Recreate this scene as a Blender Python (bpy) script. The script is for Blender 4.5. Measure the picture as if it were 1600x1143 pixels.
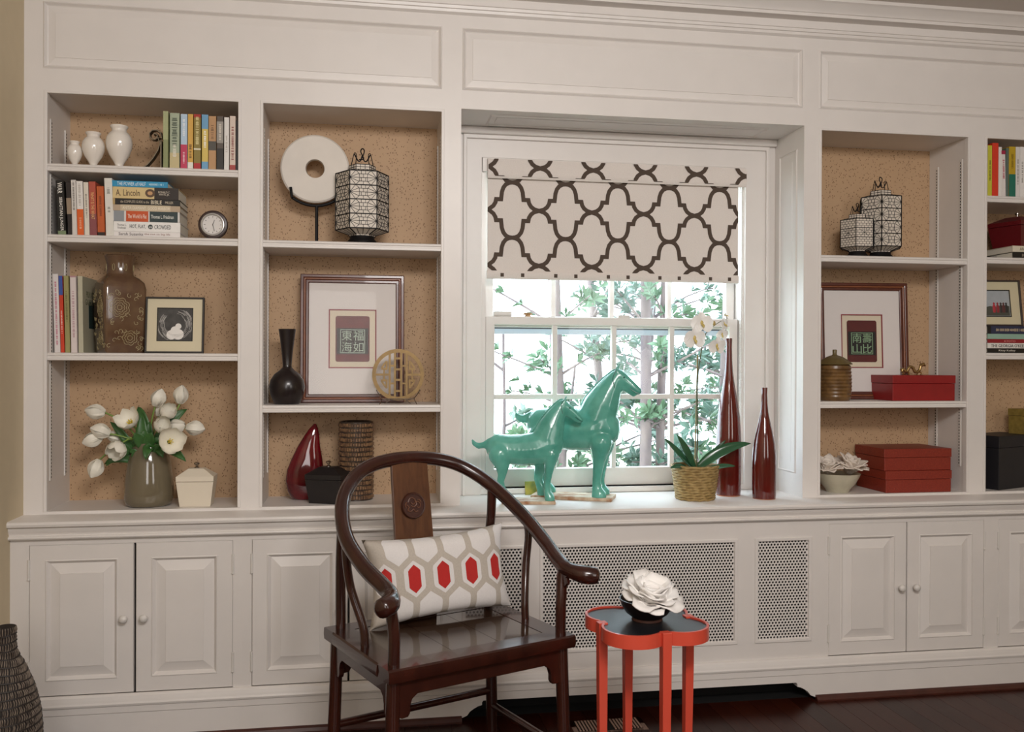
import bpy, bmesh, math, random
from mathutils.bvhtree import BVHTree
from mathutils import Vector, Matrix, Quaternion
PI = math.pi
random.seed(7)
scene = bpy.context.scene
for o in list(bpy.data.objects):
    bpy.data.objects.remove(o, do_unlink=True)
COL = scene.collection

# ------------------------------------------------------------------ camera
cam_d = bpy.data.cameras.new('camera')
cam = bpy.data.objects.new('camera', cam_d); COL.objects.link(cam)
cam_d.sensor_width = 36.0; cam_d.lens = 1408.2 / 1600 * 36.0
cam_d.clip_start = 0.05; cam_d.clip_end = 200
yaw, pit, rol = 0.1618, -0.0041, 0.0038
fw = Vector((math.sin(yaw)*math.cos(pit), math.cos(yaw)*math.cos(pit), math.sin(pit)))
rt = Vector((math.cos(yaw), -math.sin(yaw), 0)); up = rt.cross(fw)
r2 = rt*math.cos(rol) + up*math.sin(rol); u2 = -rt*math.sin(rol) + up*math.cos(rol)
m = Matrix((r2, u2, -fw)).transposed().to_4x4(); m.translation = Vector((0, -3.4, 1.3098))
cam.matrix_world = m
scene.camera = cam

# ------------------------------------------------------------------ world, lights, exposure
w = bpy.data.worlds.new('world'); scene.world = w; w.use_nodes = True
bg = w.node_tree.nodes['Background']
bg.inputs[0].default_value = (0.72, 0.88, 1.0, 1); bg.inputs[1].default_value = 6.3
def area(name, loc, target, sx, sy, energy, color):
    d = bpy.data.lights.new(name, 'AREA'); d.shape = 'RECTANGLE'; d.size = sx; d.size_y = sy
    d.energy = energy; d.color = color
    o = bpy.data.objects.new(name, d); COL.objects.link(o); o.location = loc
    o.rotation_euler = (Vector(target)-Vector(loc)).to_track_quat('-Z', 'Y').to_euler()
    return o
area('room_window_daylight', (-0.35, -4.9, 1.75), (-0.2, 0, 1.7), 0.9, 1.6, 17, (1, 0.965, 0.94))
area('room_window_daylight', (2.5, -4.9, 1.75), (1.8, 0, 1.7), 0.9, 1.6, 15, (1, 0.955, 0.92))
area('bounce_flash_fill', (0.55, -3.5, 2.58), (0.65, 0, 1.35), 1.1, 0.45, 40, (1, 0.965, 0.94))  # unseen soft light added high behind the camera, standing in for bounced flash
vs = scene.view_settings
vs.view_transform = 'Standard'; vs.look = 'None'; vs.exposure = 0.52; vs.gamma = 1.0
vs.use_curve_mapping = False

# ------------------------------------------------------------------ materials
def lin(c):
    if isinstance(c, str):
        c = [int(c[i:i+2], 16)/255 for i in (0, 2, 4)]
    return tuple((x/12.92 if x <= .04045 else ((x+.055)/1.055)**2.4) for x in c) + (1,)
MATS = {}
def mat(name, color, rough=0.5, metal=0.0, coat=0.0, noise=0.0, nscale=30, bump=0.0, color2=None, spec=0.5, stretch=None):
    if name in MATS: return MATS[name]
    M = bpy.data.materials.new(name); M.use_nodes = True
    nt = M.node_tree; b = nt.nodes['Principled BSDF']
    b.inputs['Base Color'].default_value = lin(color); b.inputs['Roughness'].default_value = rough
    b.inputs['Metallic'].default_value = metal; b.inputs['Coat Weight'].default_value = coat
    b.inputs['Specular IOR Level'].default_value = spec
    if noise or bump or color2:
        tc = nt.nodes.new('ShaderNodeTexCoord'); mp = nt.nodes.new('ShaderNodeMapping')
        if stretch: mp.inputs['Scale'].default_value = stretch
        nt.links.new(tc.outputs['Object'], mp.inputs[0])
        n = nt.nodes.new('ShaderNodeTexNoise'); n.inputs['Scale'].default_value = nscale; n.inputs['Detail'].default_value = 4
        nt.links.new(mp.outputs[0], n.inputs['Vector'])
        if noise or color2:
            r = nt.nodes.new('ShaderNodeValToRGB')
            c1 = lin(color); c2 = lin(color2) if color2 else tuple(x*(1-noise) for x in c1[:3]) + (1,)
            r.color_ramp.elements[0].color = c2; r.color_ramp.elements[1].color = c1
            r.color_ramp.elements[0].position = .35; r.color_ramp.elements[1].position = .65
            nt.links.new(n.outputs['Fac'], r.inputs[0]); nt.links.new(r.outputs[0], b.inputs['Base Color'])
        if bump:
            bp = nt.nodes.new('ShaderNodeBump'); bp.inputs['Strength'].default_value = bump; bp.inputs['Distance'].default_value = .004
            nt.links.new(n.outputs['Fac'], bp.inputs['Height']); nt.links.new(bp.outputs[0], b.inputs['Normal'])
    MATS[name] = M
    return M
PAINT = mat('white_paint', 'E0DAD5', .38, noise=.03, nscale=8)
REVEAL = PAINT
WALLP = mat('beige_wall_paint', 'CDBD9F', .7, noise=.03, nscale=20)
CEIL = mat('ceiling_paint', 'D8D0CA', .8, noise=.02, nscale=10)
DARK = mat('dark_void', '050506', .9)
METAL = mat('painted_steel', 'DAD5CF', .35, noise=.02)
def wallpaper():
    M = bpy.data.materials.new('speckled_wallpaper'); M.use_nodes = True; nt = M.node_tree; b = nt.nodes['Principled BSDF']
    b.inputs['Roughness'].default_value = .6
    tc = nt.nodes.new('ShaderNodeTexCoord'); v = nt.nodes.new('ShaderNodeTexVoronoi'); v.inputs['Scale'].default_value = 118
    mp = nt.nodes.new('ShaderNodeMapping'); mp.inputs['Scale'].default_value = (1, .001, .75); nt.links.new(tc.outputs['Object'], mp.inputs[0])
    nt.links.new(mp.outputs[0], v.inputs['Vector'])
    r = nt.nodes.new('ShaderNodeValToRGB'); e = r.color_ramp.elements
    e[0].position = .17; e[0].color = lin('866848'); e[1].position = .30; e[1].color = lin('C8AA88')
    nt.links.new(v.outputs['Distance'], r.inputs[0])
    n = nt.nodes.new('ShaderNodeTexNoise'); n.inputs['Scale'].default_value = 16; nt.links.new(tc.outputs['Object'], n.inputs['Vector'])
    r3 = nt.nodes.new('ShaderNodeValToRGB'); r3.color_ramp.elements[0].color = lin('C4AA8E'); r3.color_ramp.elements[1].color = lin('D6BEA4')
    nt.links.new(n.outputs['Fac'], r3.inputs[0])
    mx = nt.nodes.new('ShaderNodeMix'); mx.data_type = 'RGBA'; mx.blend_type = 'MULTIPLY'; mx.inputs[0].default_value = .35
    nt.links.new(r.outputs[0], mx.inputs[6]); nt.links.new(r3.outputs[0], mx.inputs[7]); nt.links.new(mx.outputs[2], b.inputs['Base Color'])
    return M
PAPER = wallpaper()
def glassmat(nm='window_glass', fac=.015):
    M = bpy.data.materials.new(nm); M.use_nodes = True; nt = M.node_tree
    for n in list(nt.nodes): nt.nodes.remove(n)
    o = nt.nodes.new('ShaderNodeOutputMaterial'); t = nt.nodes.new('ShaderNodeBsdfTransparent'); g = nt.nodes.new('ShaderNodeBsdfGlossy')
    g.inputs['Roughness'].default_value = .02; mx = nt.nodes.new('ShaderNodeMixShader'); mx.inputs[0].default_value = fac
    nt.links.new(t.outputs[0], mx.inputs[1]); nt.links.new(g.outputs[0], mx.inputs[2]); nt.links.new(mx.outputs[0], o.inputs[0])
    return M
GLASS = glassmat()
GLAZ = glassmat('picture_glazing', .008)

# ------------------------------------------------------------------ mesh helpers
class MB:
    def __init__(s): s.v = []; s.f = []
    def add(s, vs, fs):
        k = len(s.v); s.v += [tuple(p) for p in vs]; s.f += [tuple(i+k for i in f) for f in fs]; return s
    def box(s, x0, x1, y0, y1, z0, z1):
        return s.add([(x, y, z) for z in (z0, z1) for y in (y0, y1) for x in (x0, x1)],
                     [(0, 2, 3, 1), (4, 5, 7, 6), (0, 1, 5, 4), (2, 6, 7, 3), (0, 4, 6, 2), (1, 3, 7, 5)])
    def prism(s, poly, a, b, ax='y'):       # polygon in the other two axes, extruded along ax
        n = len(poly)
        def P(p, t): return {'x': (t, p[0], p[1]), 'y': (p[0], t, p[1]), 'z': (p[0], p[1], t)}[ax]
        s.add([P(p, a) for p in poly]+[P(p, b) for p in poly],
              [tuple(range(n))[::-1], tuple(range(n, 2*n))] + [(i, (i+1) % n, n+(i+1) % n, n+i) for i in range(n)])
        return s
    def lathe(s, prof, n=24, c=(0, 0, 0), sx=1, sy=1, rot=0):   # prof: (radius, z), closed at radius 0
        k = len(s.v); rows = []
        for r, z in prof:
            if r < 1e-6:
                rows.append([len(s.v)]); s.v.append((c[0], c[1], c[2]+z))
            else:
                rows.append(list(range(len(s.v), len(s.v)+n)))
                s.v += [(c[0]+r*sx*math.cos(rot+2*PI*i/n), c[1]+r*sy*math.sin(rot+2*PI*i/n), c[2]+z) for i in range(n)]
        for a, b in zip(rows, rows[1:]):
            for i in range(n):
                j = (i+1) % n
                if len(a) == 1 and len(b) == 1: continue
                if len(a) == 1: s.f.append((a[0], b[j], b[i]))
                elif len(b) == 1: s.f.append((a[i], a[j], b[0]))
                else: s.f.append((a[i], a[j], b[j], b[i]))
        return s
    def tube(s, pts, rad, n=8, caps=True, flat=1.0, upv=None):
        pts = [Vector(p) for p in pts]; N = len(pts)
        rad = rad if isinstance(rad, (list, tuple)) else [rad]*N
        t0 = (pts[1]-pts[0]).normalized()
        u = Vector(upv) if upv else (Vector((0, 0, 1)) if abs(t0.z) < .9 else Vector((1, 0, 0)))
        u = (u - t0*u.dot(t0)).normalized(); k = len(s.v); prev = t0
        for i, p in enumerate(pts):
            t = (pts[min(i+1, N-1)]-pts[max(i-1, 0)])
            t = t.normalized() if t.length > 1e-9 else prev
            q = prev.rotation_difference(t); u = q @ u; u = (u - t*u.dot(t)).normalized(); w_ = t.cross(u); prev = t
            for j in range(n):
                a = 2*PI*(j+.5)/n
                s.v.append(tuple(p + u*(math.cos(a)*rad[i]) + w_*(math.sin(a)*rad[i]*flat)))
        for i in range(N-1):
            for j in range(n):
                jj = (j+1) % n
                s.f.append((k+i*n+j, k+i*n+jj, k+(i+1)*n+jj, k+(i+1)*n+j))
        if caps:
            s.f.append(tuple(k+j for j in range(n))[::-1]); s.f.append(tuple(k+(N-1)*n+j for j in range(n)))
        return s
    def rings(s, x0, x1, z0, z1, prof, yback=None):      # concentric rectangles: (inset, y) from outside in, last is filled
        k = len(s.v)
        for d, y in prof:
            s.v += [(x0+d, y, z0+d), (x1-d, y, z0+d), (x1-d, y, z1-d), (x0+d, y, z1-d)]
        for i in range(len(prof)-1):
            for j in range(4):
                a = k+4*i; jj = (j+1) % 4
                s.f.append((a+j, a+jj, a+4+jj, a+4+j))
        a = k+4*(len(prof)-1); s.f.append((a, a+1, a+2, a+3))
        if yback is not None:
            b = len(s.v); s.v += [(x0, yback, z0), (x1, yback, z0), (x1, yback, z1), (x0, yback, z1)]
            s.f.append((b+3, b+2, b+1, b))
            for j in range(4):
                jj = (j+1) % 4; s.f.append((b+j, b+jj, k+jj, k+j))
        return s
    def holed(s, x0, x1, z0, z1, holes, y0, y1):         # slab facing -y with rectangular holes
        xs = sorted({x0, x1, *[h[0] for h in holes], *[h[1] for h in holes]}); zs = sorted({z0, z1, *[h[2] for h in holes], *[h[3] for h in holes]})
        xs = [x for x in xs if x0 <= x <= x1]; zs = [z for z in zs if z0 <= z <= z1]
        def solid(i, j):
            if i < 0 or j < 0 or i >= len(xs)-1 or j >= len(zs)-1: return False
            cx, cz = (xs[i]+xs[i+1])/2, (zs[j]+zs[j+1])/2
            return not any(h[0] < cx < h[1] and h[2] < cz < h[3] for h in holes)
        for i in range(len(xs)-1):
            for j in range(len(zs)-1):
                if not solid(i, j): continue
                a, b, c, d = xs[i], xs[i+1], zs[j], zs[j+1]
                s.add([(a, y0, c), (b, y0, c), (b, y0, d), (a, y0, d)], [(0, 1, 2, 3)])
                s.add([(a, y1, c), (b, y1, c), (b, y1, d), (a, y1, d)], [(3, 2, 1, 0)])
                if not solid(i-1, j): s.add([(a, y0, c), (a, y0, d), (a, y1, d), (a, y1, c)], [(0, 1, 2, 3)])
                if not solid(i+1, j): s.add([(b, y0, c), (b, y1, c), (b, y1, d), (b, y0, d)], [(0, 1, 2, 3)])
                if not solid(i, j-1): s.add([(a, y0, c), (a, y1, c), (b, y1, c), (b, y0, c)], [(0, 1, 2, 3)])
                if not solid(i, j+1): s.add([(a, y0, d), (b, y0, d), (b, y1, d), (a, y1, d)], [(0, 1, 2, 3)])
        return s
    def xform(s, M, k=0):
        s.v[k:] = [tuple(M @ Vector(p)) for p in s.v[k:]]; return s
    def build(s, name, material, parent=None, smooth=None, bevel=0, loc=False, seg=2):
        me = bpy.data.meshes.new(name)
        off = Vector((0, 0, 0))
        if parent is not None and not loc:
            p = parent
            while p: off += p.location; p = p.parent
        me.from_pydata([tuple(Vector(p)-off) for p in s.v], [], s.f)
        bm = bmesh.new(); bm.from_mesh(me)
        bmesh.ops.remove_doubles(bm, verts=bm.verts, dist=1e-6)
        bmesh.ops.recalc_face_normals(bm, faces=bm.faces); bm.to_mesh(me); bm.free()
        if material: me.materials.append(material)
        if smooth is not None:
            me.polygons.foreach_set('use_smooth', [True]*len(me.polygons)); me.set_sharp_from_angle(angle=math.radians(smooth))
        o = bpy.data.objects.new(name, me); COL.objects.link(o); o.parent = parent
        if bevel:
            b = o.modifiers.new('bevel', 'BEVEL'); b.width = bevel; b.segments = seg; b.limit_method = 'ANGLE'; b.angle_limit = math.radians(40)
        return o
def tag(o, label, cat, group=None, kind=None):
    o['label'] = label
    if cat: o['category'] = cat
    if group: o['group'] = group
    if kind: o['kind'] = kind
    return o
def thing(name, label, cat, loc=(0, 0, 0), rotz=0, group=None):
    o = bpy.data.objects.new(name, None); COL.objects.link(o); o.empty_display_size = .05
    o.location = loc; o.rotation_euler = (0, 0, rotz)
    return tag(o, label, cat, group)
def struct(o, label=None):
    o['kind'] = 'structure'
    if label: o['label'] = label
    return o
def part_label(o, label): o['label'] = label; return o
def rawobj(name, me, parent, matrix=None, m=None):
    o = bpy.data.objects.new(name, me); COL.objects.link(o); o.parent = parent
    if matrix is not None: o.matrix_local = matrix
    return o
_txt = {}
def text(name, body, width, height, material, parent, matrix, fit='both', extr=.0004, align='C'):
    """flat lettering, scaled into width x height, lying in the local XY plane of matrix (centre origin)"""
    key = (body, material.name)
    if key not in _txt:
        cu = bpy.data.curves.new(name, 'FONT'); cu.body = body; cu.resolution_u = 2; cu.extrude = 0.004; cu.size = 1
        cu.align_x = 'CENTER'; cu.space_line = .9
        to = bpy.data.objects.new(name, cu); COL.objects.link(to)
        dg = bpy.context.evaluated_depsgraph_get(); dg.update()
        me = bpy.data.meshes.new_from_object(to.evaluated_get(dg)); bpy.data.objects.remove(to); me.materials.clear(); me.materials.append(material)
        _txt[key] = me
    me = _txt[key]
    xs = [v.co.x for v in me.vertices]; ys = [v.co.y for v in me.vertices]
    if not xs: return None
    wx, wy = max(xs)-min(xs), max(ys)-min(ys)
    a, b = width/wx, height/wy
    if fit == 'min': a = b = min(a, b)
    c = Matrix.Translation((-(max(xs)+min(xs))/2, -(max(ys)+min(ys))/2, 0))
    o = rawobj(name, me, parent); o.matrix_local = matrix @ Matrix.Diagonal((a, b, .1, 1)) @ c
    return o
def face_matrix(pos, xdir, ydir):
    x = Vector(xdir).normalized(); y = Vector(ydir).normalized(); z = x.cross(y)
    M = Matrix((x, y, z)).transposed().to_4x4(); M.translation = Vector(pos); return M
def spline(P_, n=6):
    P_ = [Vector(p) for p in P_]; out = []
    Q_ = [P_[0]*2-P_[1]]+P_+[P_[-1]*2-P_[-2]]
    for i in range(1, len(Q_)-2):
        for j in range(n):
            t_ = j/n; a, b, c_, d_ = Q_[i-1:i+3]
            out.append(.5*((2*b)+(c_-a)*t_+(2*a-5*b+4*c_-d_)*t_*t_+(3*b-a-3*c_+d_)*t_**3))
    out.append(P_[-1]); return out
def copy_tree(o, loc=None, parent=None):
    c = o.copy(); COL.objects.link(c); c.parent = parent
    if loc is not None: c.location = loc
    for ch in list(o.children): copy_tree(ch, None, c)
    return c

# ================================================================== ROOM SHELL
XL, XR, YB = -1.183, 4.2, -5.0
ZC = 2.752
YF = 0.27           # back plane of the recesses
WZ0, WZ1 = 0.767, 2.268      # window recess
floor = struct(MB().box(XL-.1, XR+.1, YB-.1, .4, -.08, -.012).build('floor', mat('subfloor', '2A1712', .8)), 'dark red brown wooden plank floor')
WOODS = [mat('plank_wood_%d' % i, c, .28, noise=.3, nscale=14, stretch=(6, .5, 1), bump=.03, spec=.22) for i, c in enumerate(['35150D', '3D1A10', '2F120B', '38170F'])]
k = 0; x = XL; rnd = random.Random(3)
while x < XR:
    y = YB
    ys = [YB, -3.2+rnd.uniform(-.8, .4), -.9+rnd.uniform(-.9, .6), .2]
    if x < -.4 or x > 3.2: ys = [YB, .2]
    for a, b in zip(ys, ys[1:]):
        MB().box(x+.0006, x+.0824, a+.0006, b-.0006, -.012, 0).build('plank', WOODS[rnd.randrange(4)], floor)
    x += .083
struct(MB().box(XL-.1, XR+.1, YB-.1, .4, ZC, ZC+.1).build('ceiling', CEIL), 'plain off-white ceiling')
struct(MB().box(XL-.1, XL, YB-.1, .4, 0, ZC).build('wall_left', WALLP), 'beige painted side wall left of the bookcases')
struct(MB().box(XR, XR+.1, YB-.1, .4, 0, ZC).build('wall_right', WALLP), 'beige side wall at right')
struct(MB().box(XL-.1, XR+.1, YB-.1, YB, 0, ZC).build('wall_rear', WALLP), 'beige wall behind the viewer')
WX0, WX1, WB, WT = .47, 1.609, .790, 2.146      # window opening in the outer wall
struct(MB().holed(XL-.1, XR+.1, 0, ZC, [(WX0, WX1, WB, WT)], .272, .40).build('wall_front', PAINT), 'white wall behind the built-in shelves')

# ------------------------------------------------------------------ built-in: bookcases
ZT, ZB = 2.252, .777
B = [(-1.106, -.457), (-.369, .282), (1.820, 2.473), (2.562, 3.213)]
FX0, FX1, FX2, FX3 = XL, .357, 1.745, XR        # frame extents: left pair | window | right pair
SH = [[2.006, 1.756, 1.338], [1.755, 1.149], [1.750, 1.156], [2.015, 1.758, 1.357]]
FRI = [(-1.121, .284), (.360, 1.737), (1.808, 3.22)]
FZ0, FZ1 = 2.338, 2.574
def standards(parent, x, side, z0, z1):
    for y in (.045, .205):
        s = -1 if side == 'R' else 1
        a, b = sorted((x, x+s*.004))
        o = MB().box(a, b, y-.008, y+.008, z0, z1).build('shelf_standard', METAL, parent)
        mb = MB(); z = z0+.01
        while z < z1-.01:
            a2, b2 = sorted((x+s*.003, x+s*.0046)); mb.box(a2, b2, y-.0022, y+.0022, z, z+.0065); z += .0125
        q = mb.build('slots', DARK, o); q['kind'] = 'stuff'
def shelf(parent, x0, x1, z, lab):
    prof = [(.268, z), (.006, z), (.001, z-.003), (.0, z-.009), (.004, z-.012), (.004, z-.015), (.001, z-.018), (.001, z-.026), (.006, z-.028), (.268, z-.028)]
    o = MB().prism([(p[0], p[1]) for p in prof], x0+.001, x1-.001, 'x').build('shelf', PAINT, parent)
    part_label(o, lab)
def bookcase(label, bays, x0, x1, fri, names):
    t = thing('bookcase', label, 'bookcase', (x0, 0, .767))
    holes = [(B[i][0], B[i][1], ZB, ZT) for i in bays]
    MB().holed(x0, x1, .767, 2.63, holes+[(fri[0], fri[1], FZ0, FZ1)], 0, .022).build('face_frame', PAINT, t)
    MB().rings(fri[0], fri[1], FZ0, FZ1, [(0, 0), (.005, -.004), (.012, .006), (.016, .008), (.04, .003), (.0405, .0005)], .021).build('frieze_panel', PAINT, t)
    for q, i in enumerate(bays):
        a, b = B[i]; a -= .004; b += .004
        MB().box(a-.02, a, .022, YF, ZB-.01, ZT+.012).build('side_panel', PAINT, t)
        MB().box(b, b+.02, .022, YF, ZB-.01, ZT+.012).build('side_panel', PAINT, t)
        MB().box(a, b, .022, YF, ZT+.002, ZT+.02).build('top_panel', PAINT, t)
        MB().box(a, b, .022, YF, ZB-.0095, ZB).build('bottom_panel', PAINT, t)
        part_label(MB().box(a, b, .262, .271, ZB, ZT+.002).build('back_panel', PAPER, t), 'tan speckled wallpaper back of the %s bay' % names[q])
        # bead round the opening
        a, b = B[i]
        MB().holed(a-.011, b+.011, ZB+.0, ZT+.011, [(a, b, ZB-.1, ZT)], -.004, .0).build('bead_moulding', PAINT, t, bevel=.0015)
        for k_, z in enumerate(SH[i]): shelf(t, a-.0035, b+.0035, z, '%s shelf of the %s bay' % (['upper', 'second', 'third'][k_], names[q]))
        zlo, zhi = (.88, 2.17)
        standards(t, a-.004, 'L', zlo, zhi); standards(t, b+.004, 'R', zlo, zhi)
    return t
bookcase('white built-in bookcase of two bays left of the window', [0, 1], FX0, FX1, FRI[0], ['tulip', 'stone disc'])
bookcase('white built-in bookcase of two bays right of the window', [2, 3], FX2, FX3, FRI[2], ['two lantern', 'photo frame'])
# window surround: frieze panel above, soffit, reveals
trim = struct(MB().holed(FX1, FX2, WZ1, 2.63, [(FRI[1][0], FRI[1][1], FZ0, FZ1)], 0, .022).build('trim_1', PAINT), 'white panelled surround of the window recess')
MB().rings(FRI[1][0], FRI[1][1], FZ0, FZ1, [(0, 0), (.005, -.004), (.012, .006), (.016, .008), (.04, .003), (.0405, .0005)], .021).build('frieze_panel', PAINT, trim)
so = MB().box(FX1-.03, FX2+.03, .022, YF, WZ1, WZ1+.02)
so.build('soffit', PAINT, trim)
sp = MB().rings(FX1+.12, FX2-.12, .06, .21, [(0, 0), (.006, -.006), (.012, .004), (.03, .0), (.031, -.002)], .02)
sp.v = [(p[0], p[2], WZ1 + p[1]) for p in sp.v]; sp.build('soffit_panel', PAINT, trim)
for sgn, xx, nm in ((1, FX1, 'reveal_panel'), (-1, FX2, 'reveal_panel')):
    a, b = sorted((xx, xx-sgn*.03)); MB().box(a, b, .022, YF, WZ0, WZ1).build('reveal', PAINT, trim)
    rp = MB().rings(.055, .215, WZ0+.09, WZ1-.08, [(0, 0), (.006, -.005), (.014, .006), (.045, .001), (.0455, -.001)], .012)
    rp.v = [(xx - sgn*(p[1]), p[0], p[2]) for p in rp.v]; rp.build(nm, PAINT, trim)
# crown
cr = MB().prism([(.02, 2.60), (-.006, 2.626), (-.010, 2.628), (-.012, 2.638), (-.017, 2.640), (-.019, 2.650), (-.023, 2.652), (-.023, 2.656), (0, 2.656), (0, 2.690), (-.045, 2.692), (-.045, 2.704), (-.050, 2.706), (-.052, 2.711), (-.060, 2.720), (-.072, 2.731), (-.080, 2.738), (-.085, 2.740), (-.088, ZC), (.02, ZC)], XL, XR, 'x')
struct(cr.build('trim_2', PAINT, smooth=30), 'white crown moulding along the ceiling')

# ------------------------------------------------------------------ base cabinets
YC = -.12
DZ0, DZ1 = .165, .682
def door(parent, x0, x1, hinge, label=None):
    d = MB().rings(x0+.0009, x1-.0009, DZ0+.0009, DZ1-.0009, [(0, YC+.002), (.002, YC-.001), (.05, YC-.001), (.054, YC-.003), (.06, YC+.004), (.064, YC+.010), (.098, YC+.001), (.0985, YC-.0015)], YC+.018).build('door', PAINT, parent)
    kx = x1-.03 if hinge == 'L' else x0+.03
    pr = [(0, -.0), (.006, 0), (.006, .010), (.0125, .014), (.0145, .021), (.0115, .028), (.005, .031), (0, .0315)]
    kb = MB().lathe(pr, 16); kb.v = [(p[0]+kx, YC-.001-p[2], p[1]+.424) for p in kb.v]; kb.build('knob', METAL, d, smooth=50)
    hx = x0 if hinge == 'L' else x1
    for z in (.255, .60):
        h = MB().tube([(hx, YC-.003, z-.033), (hx, YC-.003, z+.033)], .0045, 8); h.tube([(hx, YC-.003, z-.036), (hx, YC-.003, z-.033)], .0055, 8)
        h.build('hinge', METAL, d, smooth=40)
    return d
def cabinet(label, x0, x1, doors):
    t = thing('base_cabinet', label, 'cabinet', (x0, YC, .12))
    hx0 = min(d[0] for d in doors); hx1 = max(d[1] for d in doors)
    MB().holed(x0, x1, .12, .7025, [(hx0, hx1, DZ0, DZ1)], YC, YC+.02).build('face_frame', PAINT, t)
    mb = MB().box(x0, x0+.016, YC+.02, .26, .12, .70).box(x1-.016, x1, YC+.02, .26, .12, .70).box(x0+.016, x1-.016, .245, .26, .12, .70).box(x0+.016, x1-.016, YC+.02, .245, .12, .136)
    mb.build('carcass', PAINT, t)
    for d in doors: door(t, *d)
    return t
cabinet('white double-door base cabinet below the tulip shelf', XL, -.4235, [(-1.123, -.7855, 'L'), (-.7795, -.455, 'R')])
cabinet('white double-door base cabinet half hidden behind the wooden armchair', -.4235, .33, [(-.391, -.0575, 'L'), (-.0525, .279, 'R')])
cabinet('white double-door base cabinet below the red boxes right of the grilles', 1.76, 2.50, [(1.794, 2.1275, 'L'), (2.1305, 2.468, 'R')])
cabinet('white base cabinet cut off by the right edge of the photo', 2.50, 3.25, [(2.532, 2.868, 'L'), (2.872, 3.208, 'R')])
rc = thing('radiator_cover', 'white radiator cover with three perforated grilles under the window', 'radiator cover', (.33, YC, .12))
GR = [(.365, .577), (.654, 1.407), (1.500, 1.712)]
GZ0, GZ1 = .240, .623
MB().holed(.33, 1.76, .12, .7025, [(a, b, GZ0, GZ1) for a, b in GR], YC, YC+.02).build('face_frame', PAINT, rc)
MB().box(.335, 1.755, YC+.021, YC+.025, .13, .70).build('shade_backing', DARK, rc)  # black sheet added so the grille holes look shaded inside
for a, b in GR:
    MB().holed(a-.012, b+.012, GZ0-.012, GZ1+.012, [(a+.002, b-.002, GZ0+.002, GZ1-.002)], YC-.005, YC+.001).build('grille_frame', PAINT, rc, bevel=.003)
    g = MB(); p = .0125; ny = int((GZ1-GZ0)/(p*.9)); nx = int((b-a)/p); px_ = (b-a)/nx; pz_ = (GZ1-GZ0)/ny; y0, y1 = YC+.006, YC+.009
    oct_ = [(math.cos(PI/4*i+PI/8)*.0046, math.sin(PI/4*i+PI/8)*.0046) for i in range(8)]
    for j in range(ny):
        off = .5*px_ if j % 2 else 0
        cz = GZ0+(j+.5)*pz_
        for i in range(nx+(1 if off else 0)):
            cx = a+(i+.5)*px_-off
            l, r = max(a, cx-px_/2), min(b, cx+px_/2); bo, tp = cz-pz_/2, cz+pz_/2
            if r-l < px_*.9:
                g.add([(l, y0, bo), (r, y0, bo), (r, y0, tp), (l, y0, tp)], [(0, 1, 2, 3)]); continue
            sq = [(r, cz+pz_*.2), (cx+px_*.2, tp), (cx-px_*.2, tp), (l, cz+pz_*.2), (l, cz-pz_*.2), (cx-px_*.2, bo), (cx+px_*.2, bo), (r, cz-pz_*.2)]
            vs_ = [(q[0], y0, q[1]) for q in sq]+[(cx+q[0], y0, cz+q[1]) for q in oct_]+[(cx+q[0], y1, cz+q[1]) for q in oct_]
            vs_ += [(r, y0, tp), (l, y0, tp), (l, y0, bo), (r, y0, bo)]
            fs_ = [(i_, (i_+1) % 8, 8+(i_+1) % 8, 8+i_) for i_ in range(8)]+[(8+i_, 8+(i_+1) % 8, 16+(i_+1) % 8, 16+i_) for i_ in range(8)]
            fs_ += [(0, 24, 1), (2, 25, 3), (4, 26, 5), (6, 27, 7)]
            g.add(vs_, fs_)
    g.build('grille', mat('grille_paint', 'E0DAD5', .45), rc)
# countertop
ct = MB().prism([(YF, .767), (-.144, .767), (-.150, .764), (-.153, .757), (-.151, .749), (-.145, .745), (-.140, .744), (-.139, .738), (-.135, .727), (-.130, .718), (-.130, .716), (-.139, .714), (-.141, .709), (-.138, .704), (-.128, .7035), (YF, .7035)], XL, XR, 'x')
tag(ct.build('countertop', PAINT, smooth=30), 'long white countertop with moulded edge running under shelves and window', 'countertop')
# plinth with arched opening
bb = MB()
pl_prof = [(-.10, 0), (-.133, .017), (-.133, .100), (-.1355, .103), (-.1355, .124), (-.140, .127), (-.142, .134), (-.139, .140), (-.137, .148), (-.134, .158), (-.128, .165), (-.10, .165)]
AX0, AX1 = .352, 1.735
for a, b in ((XL, AX0), (AX1, XR)): bb.prism([(p[0], p[1]) for p in pl_prof], a, b, 'x')
up_prof = [(-.10, .072), (-.133, .072)] + pl_prof[2:]
bb.prism(up_prof, AX0, AX1, 'x')
def og(x, s): return [(x+s*0, .0), (x+s*0, .012), (x-s*.02, .02), (x-s*.03, .034), (x-s*.045, .044), (x-s*.06, .052), (x-s*.075, .056), (x-s*.075, .066), (x-s*.08, .0721), (x, .0721)]
bb.prism(og(AX1, 1), -.133, -.10, 'y'); bb.prism([(p[0], p[1]) for p in og(AX0, -1)], -.133, -.10, 'y')
bo = struct(bb.build('baseboard_front', PAINT), 'white moulded plinth with a low arched opening below the grilles')
for a, b in ((XL, AX0), (AX1, XR)):
    struct(MB().prism([(-.133, 0), (-.152, 0), (-.152, .006), (-.146, .016), (-.137, .021), (-.133, .021)], a, b, 'x').build('trim_3' if a < 0 else 'trim_4', mat('shoe_wood', '4A241B', .4, noise=.25, nscale=20)), 'dark wooden shoe moulding at the foot of the plinth, %s of the opening' % ('left' if a < 0 else 'right'))
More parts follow.
